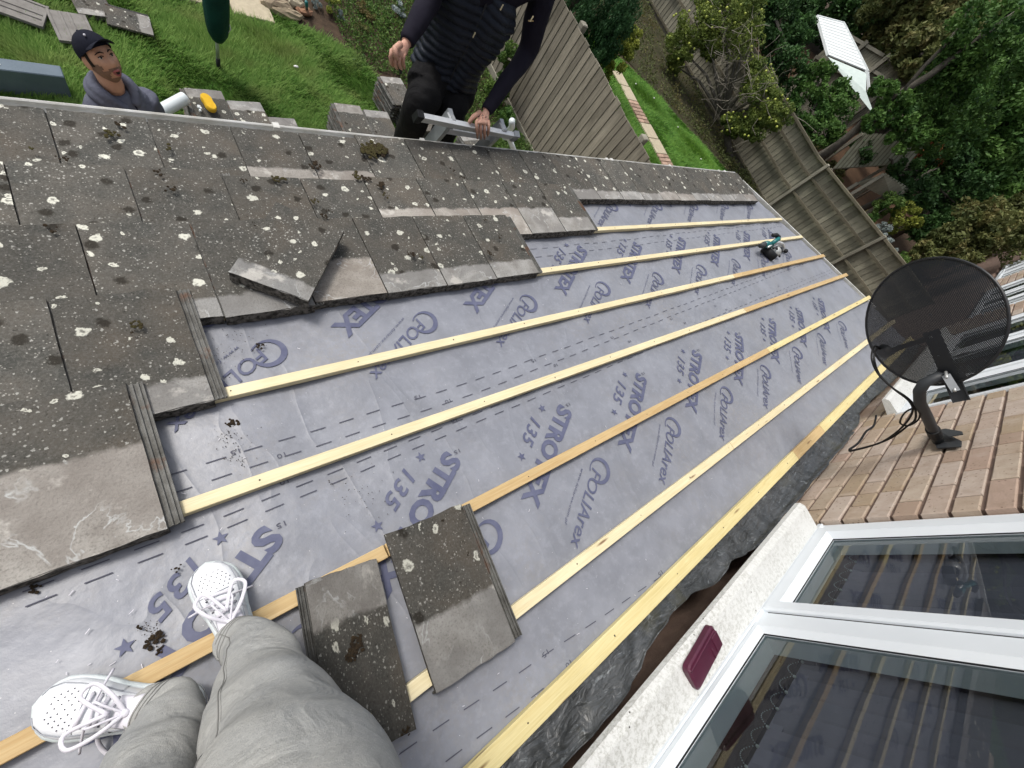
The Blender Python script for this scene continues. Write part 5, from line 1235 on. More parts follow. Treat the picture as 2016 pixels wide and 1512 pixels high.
b.tube([SH+FH*.115-Vector((0, 0, .0)), SH+FH*.16-Vector((0, 0, .1)), SH+FH*.165-Vector((0, 0, .4))], .003, 6)
b.build('drawcord', M['navy'], m1, smooth=True)
MB().ball(SH+FH*.128+RT1*.105-Vector((0, 0, .11)), (.008, .008, .014), 8, 5).build('chest_emblem', M['lace'], m1)
# cap
b = MB(); base = 0; nu, nv = 36, 12; Cc = C1+U1*.030-F1*.010
capU = (U1*.94-F1*.34).normalized(); capF = (F1-capU*F1.dot(capU)).normalized()
for j in range(nv+1):
    th = PI*.5*j/nv*1.08
    for i in range(nu):
        ph_ = 2*PI*i/nu; x, y, z = math.sin(th)*math.cos(ph_), math.sin(th)*math.sin(ph_), math.cos(th)
        rid = 1+.006*abs(math.sin(3*ph_)); b.v.append(tuple(Cc+capF*x*.104*rid+S1*y*.086*rid+capU*(z*.093)))
for j in range(nv):
    for i in range(nu): b.f.append((j*nu+i, (j+1)*nu+i, (j+1)*nu+(i+1) % nu, j*nu+(i+1) % nu))
cp = thing  # noqa
cap_o = b.build('cap', M['navy'], m1, smooth=True)
b = MB(); b.sheet(lambda u, v: Cc+capF*((.080+.068*v*math.cos((2*u-1)*1.25)**.5 if abs(2*u-1)*1.25 < PI/2 else .085)+.012*math.cos((2*u-1)*1.4))+S1*((2*u-1)*.076*(1-.12*v))+capU*(.012-.016*(2*u-1)**2*1.2-.012*v), 16, 6, .004)
b.build('brim', M['navy'], cap_o, smooth=True)
MB().ball(Cc+capF*.093+S1*.03+capU*.048, (.006, .006, .006), 8, 5).build('cap_emblem', M['lace'], cap_o)
MB().ball(Cc+capU*.094, (.008, .008, .004), 8, 4).build('button', M['navy'], cap_o)
# face details
b = MB()
for s_ in (-1, 1): b.ball(at1(s_*.031, .008, -.004), (.0125, .0125, .0095), 10, 6)
b.build('eyes', M['eye'], m1, smooth=True)
b = MB(); 
for s_ in (-1, 1):
    b.ball(at1(s_*.032, .006, .0045), (.0055, .0055, .0055), 8, 5)
    b.tube([at1(s_*x, z, .004) for x, z in ((.012, .024), (.024, .031), (.037, .030), (.050, .022))], [.0025, .0034, .003, .0016], 6)
    b.tube([at1(s_*x, z, .003) for x, z in ((.018, .010), (.031, .0155), (.045, .009))], .002, 5)
b.build('eyebrows', M['hair'], m1, smooth=True)
b = MB(); b.tube([at1(x, z, .004) for x, z in ((-.021, -.066), (-.009, -.0615), (0, -.063), (.009, -.0615), (.021, -.066))], [.003, .0055, .0055, .0055, .003], 8)
b.tube([at1(x, z, .004) for x, z in ((-.020, -.070), (-.009, -.082), (0, -.084), (.009, -.082), (.020, -.070))], [.003, .006, .007, .006, .003], 8); b.build('lips', M['lip'], m1, smooth=True)
MB().ball(at1(0, -.072, .0015), (.010, .010, .006), 8, 5).build('mouth_gap', M['hair'], m1)
# stubble beard: a thin shell over the jaw
def shell(C, F, S_, U, sel, off, s, mat, nm, par):
    b = MB(); t = MB(); head_mesh(t, C, F, U, s); keep = {}; 
    nu, nv = 48, 40; V = t.v[:nu*(nv+1)]
    for f_ in t.f[:nu*nv]:
        c = sum((Vector(V[i]) for i in f_), Vector())/4-C; x, y, z = c.dot(F)/s, c.dot(S_)/s, c.dot(U)/s
        if sel(x, y, z):
            ids = []
            for i in f_:
                if i not in keep: v = Vector(V[i]); keep[i] = len(b.v); b.v.append(tuple(v+(v-C).normalized()*off))
                ids.append(keep[i])
            b.f.append(tuple(ids))
    return b.build(nm, mat, par, smooth=True)
shell(C1, F1, S1, U1, lambda x, y, z: x > -.02 and ((z < -.092) or (z < -.02-.0*x and abs(y) > .052 and x < .062) or (z < -.052 and abs(y) > .03) or (-.062 < z < -.048 and abs(y) < .03)), .0018, .98, M['beard'], 'beard', m1)
shell(C1, F1, S1, U1, lambda x, y, z: x < .035 and z > -.03 and z < .07 and (x < -.02 or abs(y) > .05) and not (abs(y) > .06 and -.03 < x < .008 and z < .02), .003, .98, M['hair'], 'hair', m1)
# trousers and boots, hidden behind the eaves
b = MB()
for s_ in (-1, 1): cloth_tube(b, [SH+RT1*s_*.09-Vector((0, 0, .60)), SH+RT1*s_*.10-Vector((0, 0, 1.05)), Vector((SH.x, SH.y, 0))+RT1*s_*.1+Vector((0, 0, .08))], [.115, .085, .075], n=16, sub=5, seed=2)
b.build('trousers', M['navy'], m1, smooth=True)
b = MB()
for s_ in (-1, 1): c = Vector((SH.x, SH.y, 0))+RT1*s_*.1; b.tube([c-FH*.07+Vector((0, 0, .05)), c+FH*.05+Vector((0, 0, .05)), c+FH*.17+Vector((0, 0, .035))], [.05, .05, .03], 12)
b.build('boots', M['rubber'], m1, smooth=True)
# --------------------------------------------------- man in the vest
m2 = thing('person', 'man in a black quilted vest and black trousers holding the ladder with a tattooed hand', 'person', (1.9, 2.5, 1.1))
Y0 = 2.42
hemc = on(872, 148, 1, Y0); top = on(975, -75, 1, Y0-.0); AXU = (top-hemc).normalized(); TL = .62
HM = hemc; FW = Vector((-.30, -.95, .0)); FW = (FW-AXU*FW.dot(AXU)).normalized(); SD = FW.cross(AXU).normalized()
if SD.x < 0: SD = -SD
vest = thing  # noqa
b = MB(); n = 64; rows = 90
def vprof(s): return sm(s, [(0, .212), (.06, .21), (.25, .208), (.5, .228), (.75, .25), (.9, .215), (1, .10)]), sm(s, [(0, .135), (.06, .135), (.25, .13), (.5, .15), (.75, .15), (.9, .12), (1, .075)])
for j in range(rows+1):
    s = j/rows; a_, c_ = vprof(s); zc = s*TL
    for k in range(n):
        an = 2*PI*k/n; fr_ = math.sin(an); sl_ = .045*abs(math.cos(an))*(1 if fr_ > 0 else .3)
        ph_ = (zc+sl_)/.043; rd = .021*abs(math.sin(PI*ph_))**.5 if .02 < s < .93 else .0
        rd += .006*math.sin(5*an+s*11)+.004*math.sin(9*an-s*17)
        if fr_ > .985: rd -= .012
        hem_drop = -.03*max(0, fr_) if j == 0 else 0
        b.v.append(tuple(HM+AXU*(zc+hem_drop)+SD*math.cos(an)*(a_+rd)+FW*fr_*(c_+rd)))
for j in range(rows):
    for k in range(n): b.f.append((j*n+k, j*n+(k+1) % n, (j+1)*n+(k+1) % n, (j+1)*n+k))
b.f += [tuple(reversed(range(n))), tuple(range(rows*n, rows*n+n))]
vo = b.build('quilted_vest', M['black'], m2, smooth=True)
b = MB(); b.tube([HM+AXU*(TL*t_)+FW*(vprof(t_)[1]+.004)+SD*.0 for t_ in [0, .1, .2, .3, .4, .5, .6, .7, .8, .9]], .005, 6); b.build('zip', M['rubber'], vo)
def vpt(px, py): 
    p = on(px, py, 1, Y0-.17); return p
b = MB()
for px, py in ((931, 74), (985, 20), (1044, 42)):
    p = vpt(px, py); b.beam(p, p+AXU*.03, .006, .004)
b.build('zip_pull', M['pine'], vo)
MB().beam(on(1040, 41, 1, Y0-.12), on(1050, 41, 1, Y0-.12), .008, .004).build('orange_label', M['pine_orange'], vo)
# arms
Lh = Vector((1.92, 1.965, 2.345)); wristL = on(957, 219, 1, 2.05); elbL = on(1036, 105, 1, 2.30); shL = on(1085, -62, 1, 2.42)
wristR = on(800, 84, 1, 2.16); elbR = on(838, 20, 1, 2.34); elbR = on(850, -10, 1, 2.38); shR = on(905, -140, 1, 2.42)
b = MB()
for sh_, el_, wr in ((shL, elbL, wristL), (shR, elbR, wristR)):
    cloth_tube(b, [sh_, (sh_+el_)/2, el_, el_+(wr-el_)*.45, wr+(el_-wr)*.05], [.088, .078, .064, .055, .042], n=22, sub=9, seed=int(sh_.x*10), amp=.045)
    b.tube([wr+(el_-wr)*.10, wr+(el_-wr)*.0], [.044, .040], 16)
cloth_tube(b, [shL, HM+AXU*(TL*.9), shR], [.09, .13, .09], n=22, sub=6, seed=4)
obj('sweatshirt', voxel(b.mesh('sweatshirt'), .011, 3), M['blackj'], m2, smooth=True)
# body: head (above the picture), neck, hands
b = MB()
NK = HM+AXU*(TL+.0)
C2 = NK+AXU*.17+FW*.02; F2 = (FW*.9+Vector((0, 0, .1))).normalized(); at2, S2, U2 = head_mesh(b, C2, F2, Vector((0, 0, 1)), 1.05)
b.tube([NK-AXU*.05, C2-U2*.06], [.065, .058], 14)
kn = [on(x, y, 1, 1.93) for x, y in ((938, 240), (946, 241), (954, 242), (962, 243))]
bar = lambda x, y, d: on(x, y, 1, d)
tips = [[bar(939, 254, 1.905), bar(940, 266, 1.92), bar(940, 272, 1.95)], [bar(946, 256, 1.90), bar(947, 268, 1.915), bar(947, 274, 1.95)], [bar(954, 256, 1.90), bar(954, 268, 1.915), bar(954, 273, 1.95)], [bar(962, 254, 1.905), bar(961, 262, 1.92), bar(960, 267, 1.95)]]
hand(b, wristL, kn, tips, [bar(945, 222, 2.02), bar(932, 230, 1.98), bar(925, 239, 1.96), bar(921, 247, 1.97)])
kr = [on(x, y, 1, 2.08) for x, y in ((771, 100), (779, 106), (787, 110), (794, 112))]
tr_ = [[on(x, y, 1, d) for x, y, d in t_] for t_ in ([(769, 112, 2.06), (770, 124, 2.08), (774, 130, 2.11)], [(777, 119, 2.06), (779, 131, 2.08), (783, 136, 2.11)], [(785, 122, 2.06), (788, 132, 2.08), (791, 137, 2.11)], [(793, 122, 2.07), (795, 129, 2.09), (796, 134, 2.11)])]
hand(b, wristR, kr, tr_, [on(788, 88, 1, 2.10), on(778, 96, 1, 2.05), on(778, 108, 1, 2.03), on(783, 117, 1, 2.04)])
for wr, el_ in ((wristL, elbL), (wristR, elbR)): b.tube([wr, wr+(el_-wr)*.2], [.027, .032], 12)
b.tube([NK, HM], [.09, .12], 14)
for s_ in (-1, 1): b.tube([HM+SD*s_*.07, HM+SD*s_*.06-Vector((0, -.0, .18))], [.08, .055], 12)
obj('body', b.mesh('body'), M['skin2'], m2, smooth=True)
shell(C2, F2, S2, U2, lambda x, y, z: z > .045 or (x < -.01 and z > -.05), .006, 1.05, M['hair'], 'hair', m2)
b = MB()
for px, py, r in ((943, 229, .008), (950, 227, .007), (957, 230, .008), (947, 235, .006), (955, 236, .006), (962, 235, .006), (950, 232, .005), (941, 236, .005)):
    c = on(px, py, 1, 1.955); k0 = random.uniform(0, 6)
    for q in range(3): a = k0+q*2.1; b.tube([c+Vector((math.cos(a)*r, 0, math.sin(a)*r)), c+Vector((math.cos(a+1)*r*.7, -.002, math.sin(a+1)*r*.7)), c+Vector((math.cos(a+2)*r, 0, math.sin(a+2)*r))], .0016, 4)
b.build('hand_tattoo', M['ink'], m2)
tag(MB().tube([on(784, 126, 1, 2.09), on(790, 144, 1, 2.09)], .007, 8).build('marker_pen', M['rubber']), 'short black marker held in the lowered hand of the man in the vest', 'pen')
# trousers
b = MB(); pel = HM-AXU*.02
cloth_tube(b, [HM+AXU*.06, pel-AXU*.06, pel-AXU*.20], [.175, .185, .16], n=30, sub=6, seed=3, amp=.03, ell=.8, upv=tuple(SD))
kneeR = on(828, 205, 1, 2.22); ankR = on(790, 300, 1, 2.42); kneeL = on(888, 222, 1, 2.25); ankL = on(850, 320, 1, 2.35)
hipR = on(845, 150, 1, Y0); hipL = on(905, 165, 1, Y0)
cloth_tube(b, [hipR+AXU*.05, (hipR+kneeR)/2+Vector((-.02, -.03, 0)), kneeR, (kneeR+ankR)/2, ankR, ankR-Vector((.05, -.05, .25))], [.12, .118, .105, .095, .085, .08], n=28, sub=9, seed=7, amp=.06)
cloth_tube(b, [hipL+AXU*.05, (hipL+kneeL)/2, kneeL, (kneeL+ankL)/2, ankL, ankL-Vector((.05, -.05, .25))], [.115, .11, .10, .09, .085, .08], n=28, sub=9, seed=9, amp=.06)
obj('trousers', voxel(b.mesh('trousers'), .013, 3), M['blackt'], m2, smooth=True)
b = MB()
for an in (ankR, ankL): c = an-Vector((.06, -.06, .30)); b.tube([c+Vector((0, .1, 0)), c-Vector((0, .02, 0)), c-Vector((0, .16, .01))], [.05, .052, .035], 12)
b.build('boots', M['rubber'], m2, smooth=True)
#==PART5==
# ================================================================== PLANTS AND THE GARDENS BEYOND
LF = {'dark': m_leaf('dark leaves', (0.019, 0.055, 0.017), (0.066, 0.147, 0.038), None, .2), 'mid': m_leaf('mid green leaves', (0.034, 0.095, 0.021), (0.119, 0.226, 0.049), None, .25),
      'yel': m_leaf('yellow green leaves', (0.126, 0.174, 0.030), (0.388, 0.421, 0.078), None, .3), 'olive': m_leaf('olive leaves', (0.072, 0.097, 0.031), (0.196, 0.212, 0.073), (0.210, 0.153, 0.063), .25),
      'con': m_leaf('conifer sprays', (0.019, 0.061, 0.023), (0.066, 0.147, 0.057), None, .15), 'grey': m_leaf('silver leaves', (0.221, 0.269, 0.253), (0.476, 0.541, 0.541), None, .2),
      'red': m_leaf('rusty leaves', (0.172, 0.057, 0.028), (0.344, 0.132, 0.050), None, .2), 'ivy': m_leaf('ground cover leaves', (0.038, 0.103, 0.021), (0.181, 0.278, 0.066), None, .25),
      'apl': m_leaf('apple leaves', (0.081, 0.131, 0.031), (0.285, 0.350, 0.081), None, .3)}
def L(c, r, n, size, **k): return dict(c=c, r=r, n=n, size=size, **k)
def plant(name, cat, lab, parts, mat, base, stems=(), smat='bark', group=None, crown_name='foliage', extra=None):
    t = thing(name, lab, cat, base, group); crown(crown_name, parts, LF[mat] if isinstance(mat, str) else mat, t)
    if stems:
        for s_ in stems:
            b = MB(); b.tube(s_[0], s_[1], 8, noise=.08); b.build('stem' if 'tree' not in name else ('trunk' if s_ is stems[0] else 'limb'), M[smat], t, smooth=True)
    return t
def gp(px, py, z=0): return on(px, py, 2, z)
# flower bed
def small(px, py, r, n, sz, mat, name, cat, lab, hz=.6, up=None):
    c = gp(px, py, r*hz); plant(name, cat, lab, [L((c.x, c.y, r*hz), (r, r, r*hz), n, sz, clumps=10, updir=up)], mat, (c.x, c.y, 0), [([Vector((c.x, c.y, -.02)), Vector((c.x, c.y, r*hz*.8))], [.008, .004])])
small(655, 12, .13, 900, .013, 'yel', 'yellow_shrub', 'shrub', 'bright yellow green shrub at the top of the flower bed', .75)
small(622, 6, .09, 500, .014, 'grey', 'silver_plant', 'plant', 'silver plant just right of the teal light tube', .5, (0, 0, 1))
small(671, 30, .085, 500, .014, 'grey', 'silver_plant', 'plant', 'silver plant just below the yellow shrub', .5, (0, 0, 1))
small(768, 40, .12, 700, .014, 'mid', 'leafy_plant', 'plant', 'fresh green leafy plant left of the lowered hand', .5)
small(790, 16, .16, 900, .016, 'grey', 'silver_shrub', 'shrub', 'large silver shrub left of the black sleeve at the top', .7)
small(725, 20, .15, 800, .014, 'olive', 'brown_shrub', 'shrub', 'brownish straggly shrub in the middle of the flower bed', .5)
small(715, 60, .13, 500, .012, 'olive', 'low_plant', 'plant', 'low brown green plant near the lawn edge of the bed', .35)
small(800, 62, .13, 700, .013, 'olive', 'low_plant', 'plant', 'low green plant above the lowered hand', .4)
small(835, 30, .16, 900, .015, 'olive', 'bed_shrub', 'shrub', 'straggly shrub seen between the black sleeve and the vest', .5)
Q = []
P0 = []
for x0, x1, y0, y1, n, h in ((3.35, 5.2, 4.45, 7.6, 22000, .12), (4.35, 5.22, 3.6, 4.6, 9000, .12), (2.75, 3.5, 5.35, 7.2, 5000, .06), (4.9, 5.24, 2.6, 3.6, 1500, .07)):
    q, t_ = leaf_quads((0, 0, 0), (1, 1, 1), n, .018); c = np.stack([RNG.uniform(x0, x1, n), RNG.uniform(y0, y1, n)], 1)
    hh = h*(.3+.7*np.clip(np.sin(c[:, 0]*7+2)*np.cos(c[:, 1]*6)+.5, 0, 1.5)); z = RNG.uniform(0, 1, n)*hh
    q = q-q.mean(1, keepdims=True); q += np.column_stack([c, z+.01])[:, None, :]; Q.append(q); P0.append(t_)
n = 14000; yy_ = RNG.uniform(2.2, 11, n); edge_ = np.interp(yy_, [1.2, 3, 4.2, 5.4, 6.4, 8, 11], [12.9, 12.9, 12.5, 11.6, 10.9, 9.9, 10]); xx_ = edge_+(13.4-edge_)*RNG.uniform(0, 1, n)
k_ = (np.sin(xx_*5+1)*np.cos(yy_*4)+RNG.normal(0, .5, n)) > -.1; xx_, yy_ = xx_[k_], yy_[k_]
q, t_ = leaf_quads((0, 0, 0), (1, 1, 1), len(xx_), .03); q = q-q.mean(1, keepdims=True); q += np.column_stack([xx_, yy_, RNG.uniform(.01, .16, len(xx_))])[:, None, :]
tag(quads('weeds', q, LF['olive'], None, 'stuff', t_*.6), 'low brown green weeds in the shady strip along the long fence', 'weeds')
tag(quads('ground_cover', np.concatenate(Q), LF['ivy'], None, 'stuff', np.concatenate(P0)), 'green ground cover leaves in the bed along the fence', 'ground cover')
for i, (px, py, s_) in enumerate(((985, 180, .34), (1012, 120, .28), (1000, 235, .2))):
    c = on(px, py, 0, 5.0)
    plant('climbing_shrub', 'shrub', ('bushy green shrub at the foot of the fence behind the black sleeve', 'leafy shrub against the fence just under the armpit of the vest', 'low shrub beside the white downpipe elbow')[i],
          [L((c.x-.05, c.y, max(.12, c.z)), (s_*.6, s_, s_*.9), 3500, .02, clumps=30)], ('ivy', 'ivy', 'mid')[i], (c.x, c.y, 0), [([Vector((c.x, c.y, 0)), Vector((c.x, c.y, .3))], [.02, .012])])
# conifer and yellow shrub on the neighbour's side
c = Vector((7.9, 7.3, 0))
cz = []
for px, py, X, r in ((1180, 20, 7.6, .62), (1160, 60, 7.6, .42), (1205, 75, 7.6, .40), (1185, 105, 7.6, .30), (1140, 10, 7.6, .45), (1215, 30, 7.6, .5)):
    p = on(px, py, 0, X); cz.append(L((p.x, p.y, max(p.z, r*.7)), (r*.8, r*.75, r*1.25), 5200, .026, clumps=34, updir=(0, 0, 1.0), aspect=.4))
p = on(1185, 110, 0, 7.6)
plant('conifer', 'conifer', 'dense dark green conifer standing behind the wooden fence at the top', cz, 'con', (7.6, p.y, 0), [([Vector((7.6, 7.2, 0)), Vector((7.6, 7.3, 1.6))], [.08, .03])])
cz = []
for px, py, X, r in ((1238, 70, 8.3, .28), (1215, 118, 8.2, .3), (1190, 138, 8.1, .22), (1240, 95, 8.4, .2)):
    p = on(px, py, 0, X); cz.append(L((p.x, p.y, max(p.z, .2)), (r, r, r*1.1), 1900, .024, clumps=18))
plant('golden_shrub', 'shrub', 'yellow green shrub between the conifer and the narrow path', cz, 'yel', (8.2, 7.0, 0), [([Vector((8.2, 7.0, 0)), Vector((8.2, 7.0, .5))], [.02, .01])])
# apple tree
at_ = thing('apple_tree', 'small apple tree with yellow fruit and bare twigs growing against the long fence', 'tree', (12.9, 4.75, 0))
ap = []; AP = []
for px, py, X, r in ((1370, 45, 12.0, .75), (1420, 20, 12.2, .8), (1460, 60, 12.5, .7), (1500, 200, 12.6, .62), (1525, 225, 12.7, .5), (1480, 250, 12.6, .5), (1340, 95, 12.0, .5), (1490, 150, 12.8, .55), (1460, 0, 12.6, .8), (1330, 130, 12.2, .3), (1440, 245, 12.6, .35), (1400, 90, 12.3, .4)):
    p = on(px, py, 0, X); ap.append(L(tuple(p), (r*.7, r, r*.8), 4200, .030, clumps=34)); AP.append((p, r))
crown('foliage', ap, LF['apl'], at_)
root = Vector((12.95, 4.6, 0)); hub = on(1430, 225, 0, 12.7)
b = MB(); b.tube([root, root*.6+hub*.4+Vector((0, .04, 0)), hub], [.10, .085, .07], 10, noise=.1)
b.build('trunk', M['bark'], at_, smooth=True)
for k, (p, r) in enumerate(AP[:10]):
    mid = hub+(p-hub)*.55+Vector((random.uniform(-.1, .1), random.uniform(-.1, .1), .12)); MB().tube([hub-Vector((0, 0, .1)), mid, p], [.05, .03, .012], 7, noise=.1).build('limb', M['bark'], at_, smooth=True)
b = MB()
for k in range(120):
    px, py = random.gauss(1438, 42), random.gauss(135, 58); p = on(px, py, 0, 11.9+random.uniform(-.2, .5)); a = random.uniform(0, 2*PI); d = Vector((random.uniform(-.3, .3), math.cos(a), math.sin(a)))*random.uniform(.2, .6)
    q = p+d; m_ = (p+q)/2+Vector((0, random.uniform(-.08, .08), random.uniform(-.08, .08))); b.tube([p, m_, q], [.008, .0055, .003], 4, cap=False)
o = b.build('bare_twigs', M['twig'], at_, kind='stuff')
am = MB().ball((0, 0, 0), .030, 8, 6).mesh('apple'); am.materials.append(M['apple']); am.shade_smooth()
for k in range(110):
    p, r = random.choice(AP); d = Vector((random.gauss(0, 1), random.gauss(0, 1), random.gauss(0, 1))).normalized(); d.x = -abs(d.x)
    o = obj('apple', am, None, at_); o.matrix_basis = Matrix.Translation(p+Vector((d.x*r*.7, d.y*r, d.z*r*.8))*.9)
    o.parent = None; setp(o, at_)
# trees behind the long fence
GT = 'trees beyond the long fence'
def tree(lab, blobs, mat, base, trunk_top, tr=.12, n=3200, sz=.07, name='broadleaf_tree', limbs=True, grp=GT):
    t = thing(name, lab, 'tree', base, grp); pa = []; ce = []
    for px, py, X, r in blobs:
        p = on(px, py, 0, X)
        if p.z < r*.5: p.z = r*.5
        pa.append(L(tuple(p), (r*.8, r, r*.9), int(n*(r/1.0)**1.3)+300, sz, clumps=26)); ce.append((p, r))
    crown('crown', pa, LF[mat], t)
    tt = Vector(trunk_top); bs = Vector(base); MB().tube([bs, (bs+tt)/2+Vector((0, .08, 0)), tt], [tr, tr*.8, tr*.5], 9, noise=.08).build('trunk', M['bark'], t, smooth=True)
    if limbs:
        for p, r in ce[:6]: MB().tube([tt-(tt-bs)*.25, (tt+p)/2+Vector((0, .05, .1)), p], [tr*.45, tr*.3, tr*.1], 6, noise=.08).build('limb', M['bark'], t, smooth=True)
    return t
tree('dark evergreen tree directly behind the apple tree', [(1530, 40, 15, .8), (1545, 100, 15, .75), (1555, 150, 15, .65), (1510, 0, 15, .8), (1575, 60, 15.5, .6), (1500, 60, 15.5, .6)], 'dark', (15, 6.3, 0), (15, 6.3, 1.6), sz=.05)
tree('dark green bushy tree above the end of the fence top, right of the apple tree', [(1590, 210, 15, .7), (1610, 160, 15.2, .55), (1575, 250, 14.8, .45), (1640, 230, 15.4, .6), (1625, 270, 15, .5), (1655, 190, 16, .5)], 'mid', (15, 4.6, 0), (15, 4.6, 1.5), sz=.05)
tree('leafy tree with a forked leaning trunk crossing in front of the white greenhouse', [(1740, 175, 14.6, .35), (1760, 215, 14.8, .5), (1790, 260, 15, .6), (1850, 180, 15.5, .7), (1900, 100, 15.5, .8), (1950, 40, 15, .9), (1985, 130, 15, .8), (1880, 250, 15.5, .8), (1720, 240, 14.5, .3)], 'mid', tuple(on(1600, 320, 0, 14.6)[:2])+(0,), tuple(on(1730, 232, 0, 14.7)), .10, sz=.05, limbs=False)
t = [o for o in bpy.data.objects if o.name.startswith('broadleaf_tree')][-1]
for pts, rr in (([(1600, 325, 14.6), (1680, 260, 14.65), (1735, 205, 14.7), (1830, 148, 14.9), (1930, 72, 15.2), (2030, 5, 15.5)], [.10, .095, .085, .07, .06, .045]), ([(1778, 180, 14.75), (1820, 130, 14.9), (1870, 80, 15), (1900, 30, 15.2), (1925, -20, 15.3)], [.05, .045, .04, .03, .02])):
    b = MB(); b.tube([on(x, y, 0, X) for x, y, X in pts], rr, 9, noise=.06); b.build('limb', M['bark'], t, smooth=True)
tree('shady tree hanging over the corrugated shed roofs', [(1700, 290, 16, .45), (1735, 300, 16.5, .45), (1770, 345, 16, .4), (1810, 385, 16, .6), (1850, 330, 17, .8), (1880, 400, 17, .9), (1815, 450, 16.5, .5)], 'dark', (16.5, 2.0, 0), (16.5, 2.0, 2.4), sz=.055)
tree('broad green tree at the right edge above the satellite dish', [(1940, 220, 18, 1.2), (1990, 300, 18, 1.2), (1930, 330, 18, 1.0), (2000, 400, 18, .9), (1900, 300, 19, 1.0), (2020, 200, 19, 1.4), (1880, 170, 20, 1.2)], 'mid', (18, 1.0, 0), (18, 1.0, 3.0), .15, sz=.065)
tree('low brownish tree just over the top of the dish', [(1900, 470, 15.5, .7), (1940, 440, 16, .8), (1860, 480, 15.5, .5), (1980, 470, 16, .7), (2010, 440, 17, .8), (1830, 500, 15, .4)], 'olive', (15.5, -.2, 0), (15.5, -.2, 2.0), sz=.055)
tree('tall yellow green tree at the very top right', [(1770, 20, 21, 1.2), (1830, 60, 21, 1.3), (1800, -20, 21, 1.3), (1880, 20, 22, 1.4), (1810, 110, 20, .8), (1840, 0, 22, 1.4)], 'olive', (21, 6.0, 0), (21, 6.0, 3.5), .15, sz=.08)
tree('dark tree beyond the brown yard at the top', [(1640, -10, 22, 1.2), (1600, -20, 22, 1.2), (1690, 0, 24, 1.3), (1720, -30, 25, 1.5)], 'dark', (23, 11, 0), (23, 11, 2.5), .15, sz=.08)
tree('big shadowy tree filling the gap under the top right corner', [(1990, 60, 24, 2.0), (2030, 120, 24, 2.0), (1960, 160, 25, 1.8), (1920, 120, 26, 1.8), (2040, 260, 24, 1.8), (1900, 230, 26, 1.8), (1860, 100, 27, 1.6), (2030, 350, 26, 1.7)], 'dark', (24, 5.0, 0), (24, 5.0, 5), .2, sz=.1)
# distant wood behind it all
Q = []; T_ = []
for k in range(60):
    a = math.radians(random.uniform(-14, 42)); d = random.uniform(34, 52); r = random.uniform(2.5, 4.5)
    q, tt = leaf_quads((math.cos(a)*d, math.sin(a)*d, r*random.uniform(.5, 2.2)), (r, r, r*1.2), 2200, .22, clumps=26); Q.append(q); T_.append(tt)
for k in range(70):
    a = math.radians(random.uniform(40, 130)); d = random.uniform(22, 34); r = random.uniform(1.5, 3)
    q, tt = leaf_quads((math.cos(a)*d, math.sin(a)*d, r), (r, r, r*1.2), 900, .2, clumps=20); Q.append(q); T_.append(tt)
tag(quads('distant_wood', np.concatenate(Q), LF['dark'], None, 'stuff', np.concatenate(T_)), 'dark mass of far trees closing the view behind the gardens', 'woodland')
# undergrowth behind the long fence
Q = []; T_ = []
for k in range(46):
    X = random.uniform(14.2, 22); y = random.uniform(-2.5, 8.5); r = random.uniform(.25, .6)
    if 14 < X < 16.2 and .2 < y < 3.4: continue
    q, tt = leaf_quads((X, y, r*.5), (r, r, r*.8), 800, .05, clumps=10); Q.append(q); T_.append(tt)
tag(quads('undergrowth', np.concatenate(Q), LF['olive'], None, 'stuff', np.concatenate(T_)), 'tangled brown green undergrowth between the garden trees', 'undergrowth')
# bed beyond the fence with bark chips, silver plants and a golden shrub
flat('bark_chip_bed', [(13.6, -3), (17.5, -3), (17.5, 4.2), (13.6, 4.2)], .006, M['chips'])
b = MB()
for k in range(2600): x, y = random.uniform(13.7, 16.4), random.uniform(-.6, 3.8); a = random.uniform(0, 6); d = Vector((math.cos(a), math.sin(a), random.uniform(-.3, .5)))*.028; b.add([Vector((x, y, .03))-d, Vector((x, y, .03))+Vector((-d.y, d.x, 0))*.5, Vector((x, y, .03))+d, Vector((x, y, .03))-Vector((-d.y, d.x, 0))*.5], [(0, 1, 2, 3)])
tag(b.build('bark_chips', simple('bark chip', (.42, .27, .16), (.22, .10, .05), sc=25, rough=1, rand=False), kind='stuff', fixn=False), 'scattered orange brown bark chips on the bed beyond the fence', 'bark chips')
for i, (px, py, X, r, mt, lb) in enumerate(((1735, 455, 14.6, .22, 'grey', 'silver lavender clump beyond the fence, nearest the bark chips'), (1752, 485, 14.6, .22, 'grey', 'silver lavender clump beyond the fence, middle of the row'), (1772, 512, 14.6, .24, 'ivy', 'pale green clump beyond the fence, nearest the dish'), (1715, 430, 14.6, .15, 'mid', 'small green plant at the end of the bark chips'))):
    p = on(px, py, 0, X); plant('bed_plant', 'plant', lb, [L((p.x, p.y, max(p.z, r)), (r, r*1.1, r), 900, .028, clumps=12, updir=(0, 0, 1))], mt, (p.x, p.y, 0), [([Vector((p.x, p.y, 0)), Vector((p.x, p.y, p.z))], [.02, .01])])
for i, (px, py, X, r, mt, lb) in enumerate(((1780, 430, 15.6, .42, 'yel', 'golden rounded shrub beside the green bank beyond the fence'), (1745, 410, 15.4, .4, 'ivy', 'green rounded shrub between the bark chips and the golden one'), (1830, 305, 17.5, .45, 'red', 'rusty red shrub under the leaning limbs by the shed roofs'))):
    p = on(px, py, 0, X); plant('garden_shrub', 'shrub', lb, [L((p.x, p.y, max(p.z, r*.8)), (r, r, r), 2200, .035, clumps=22)], mt, (p.x, p.y, 0), [([Vector((p.x, p.y, 0)), Vector((p.x, p.y, max(.3, p.z)))], [.03, .015])])
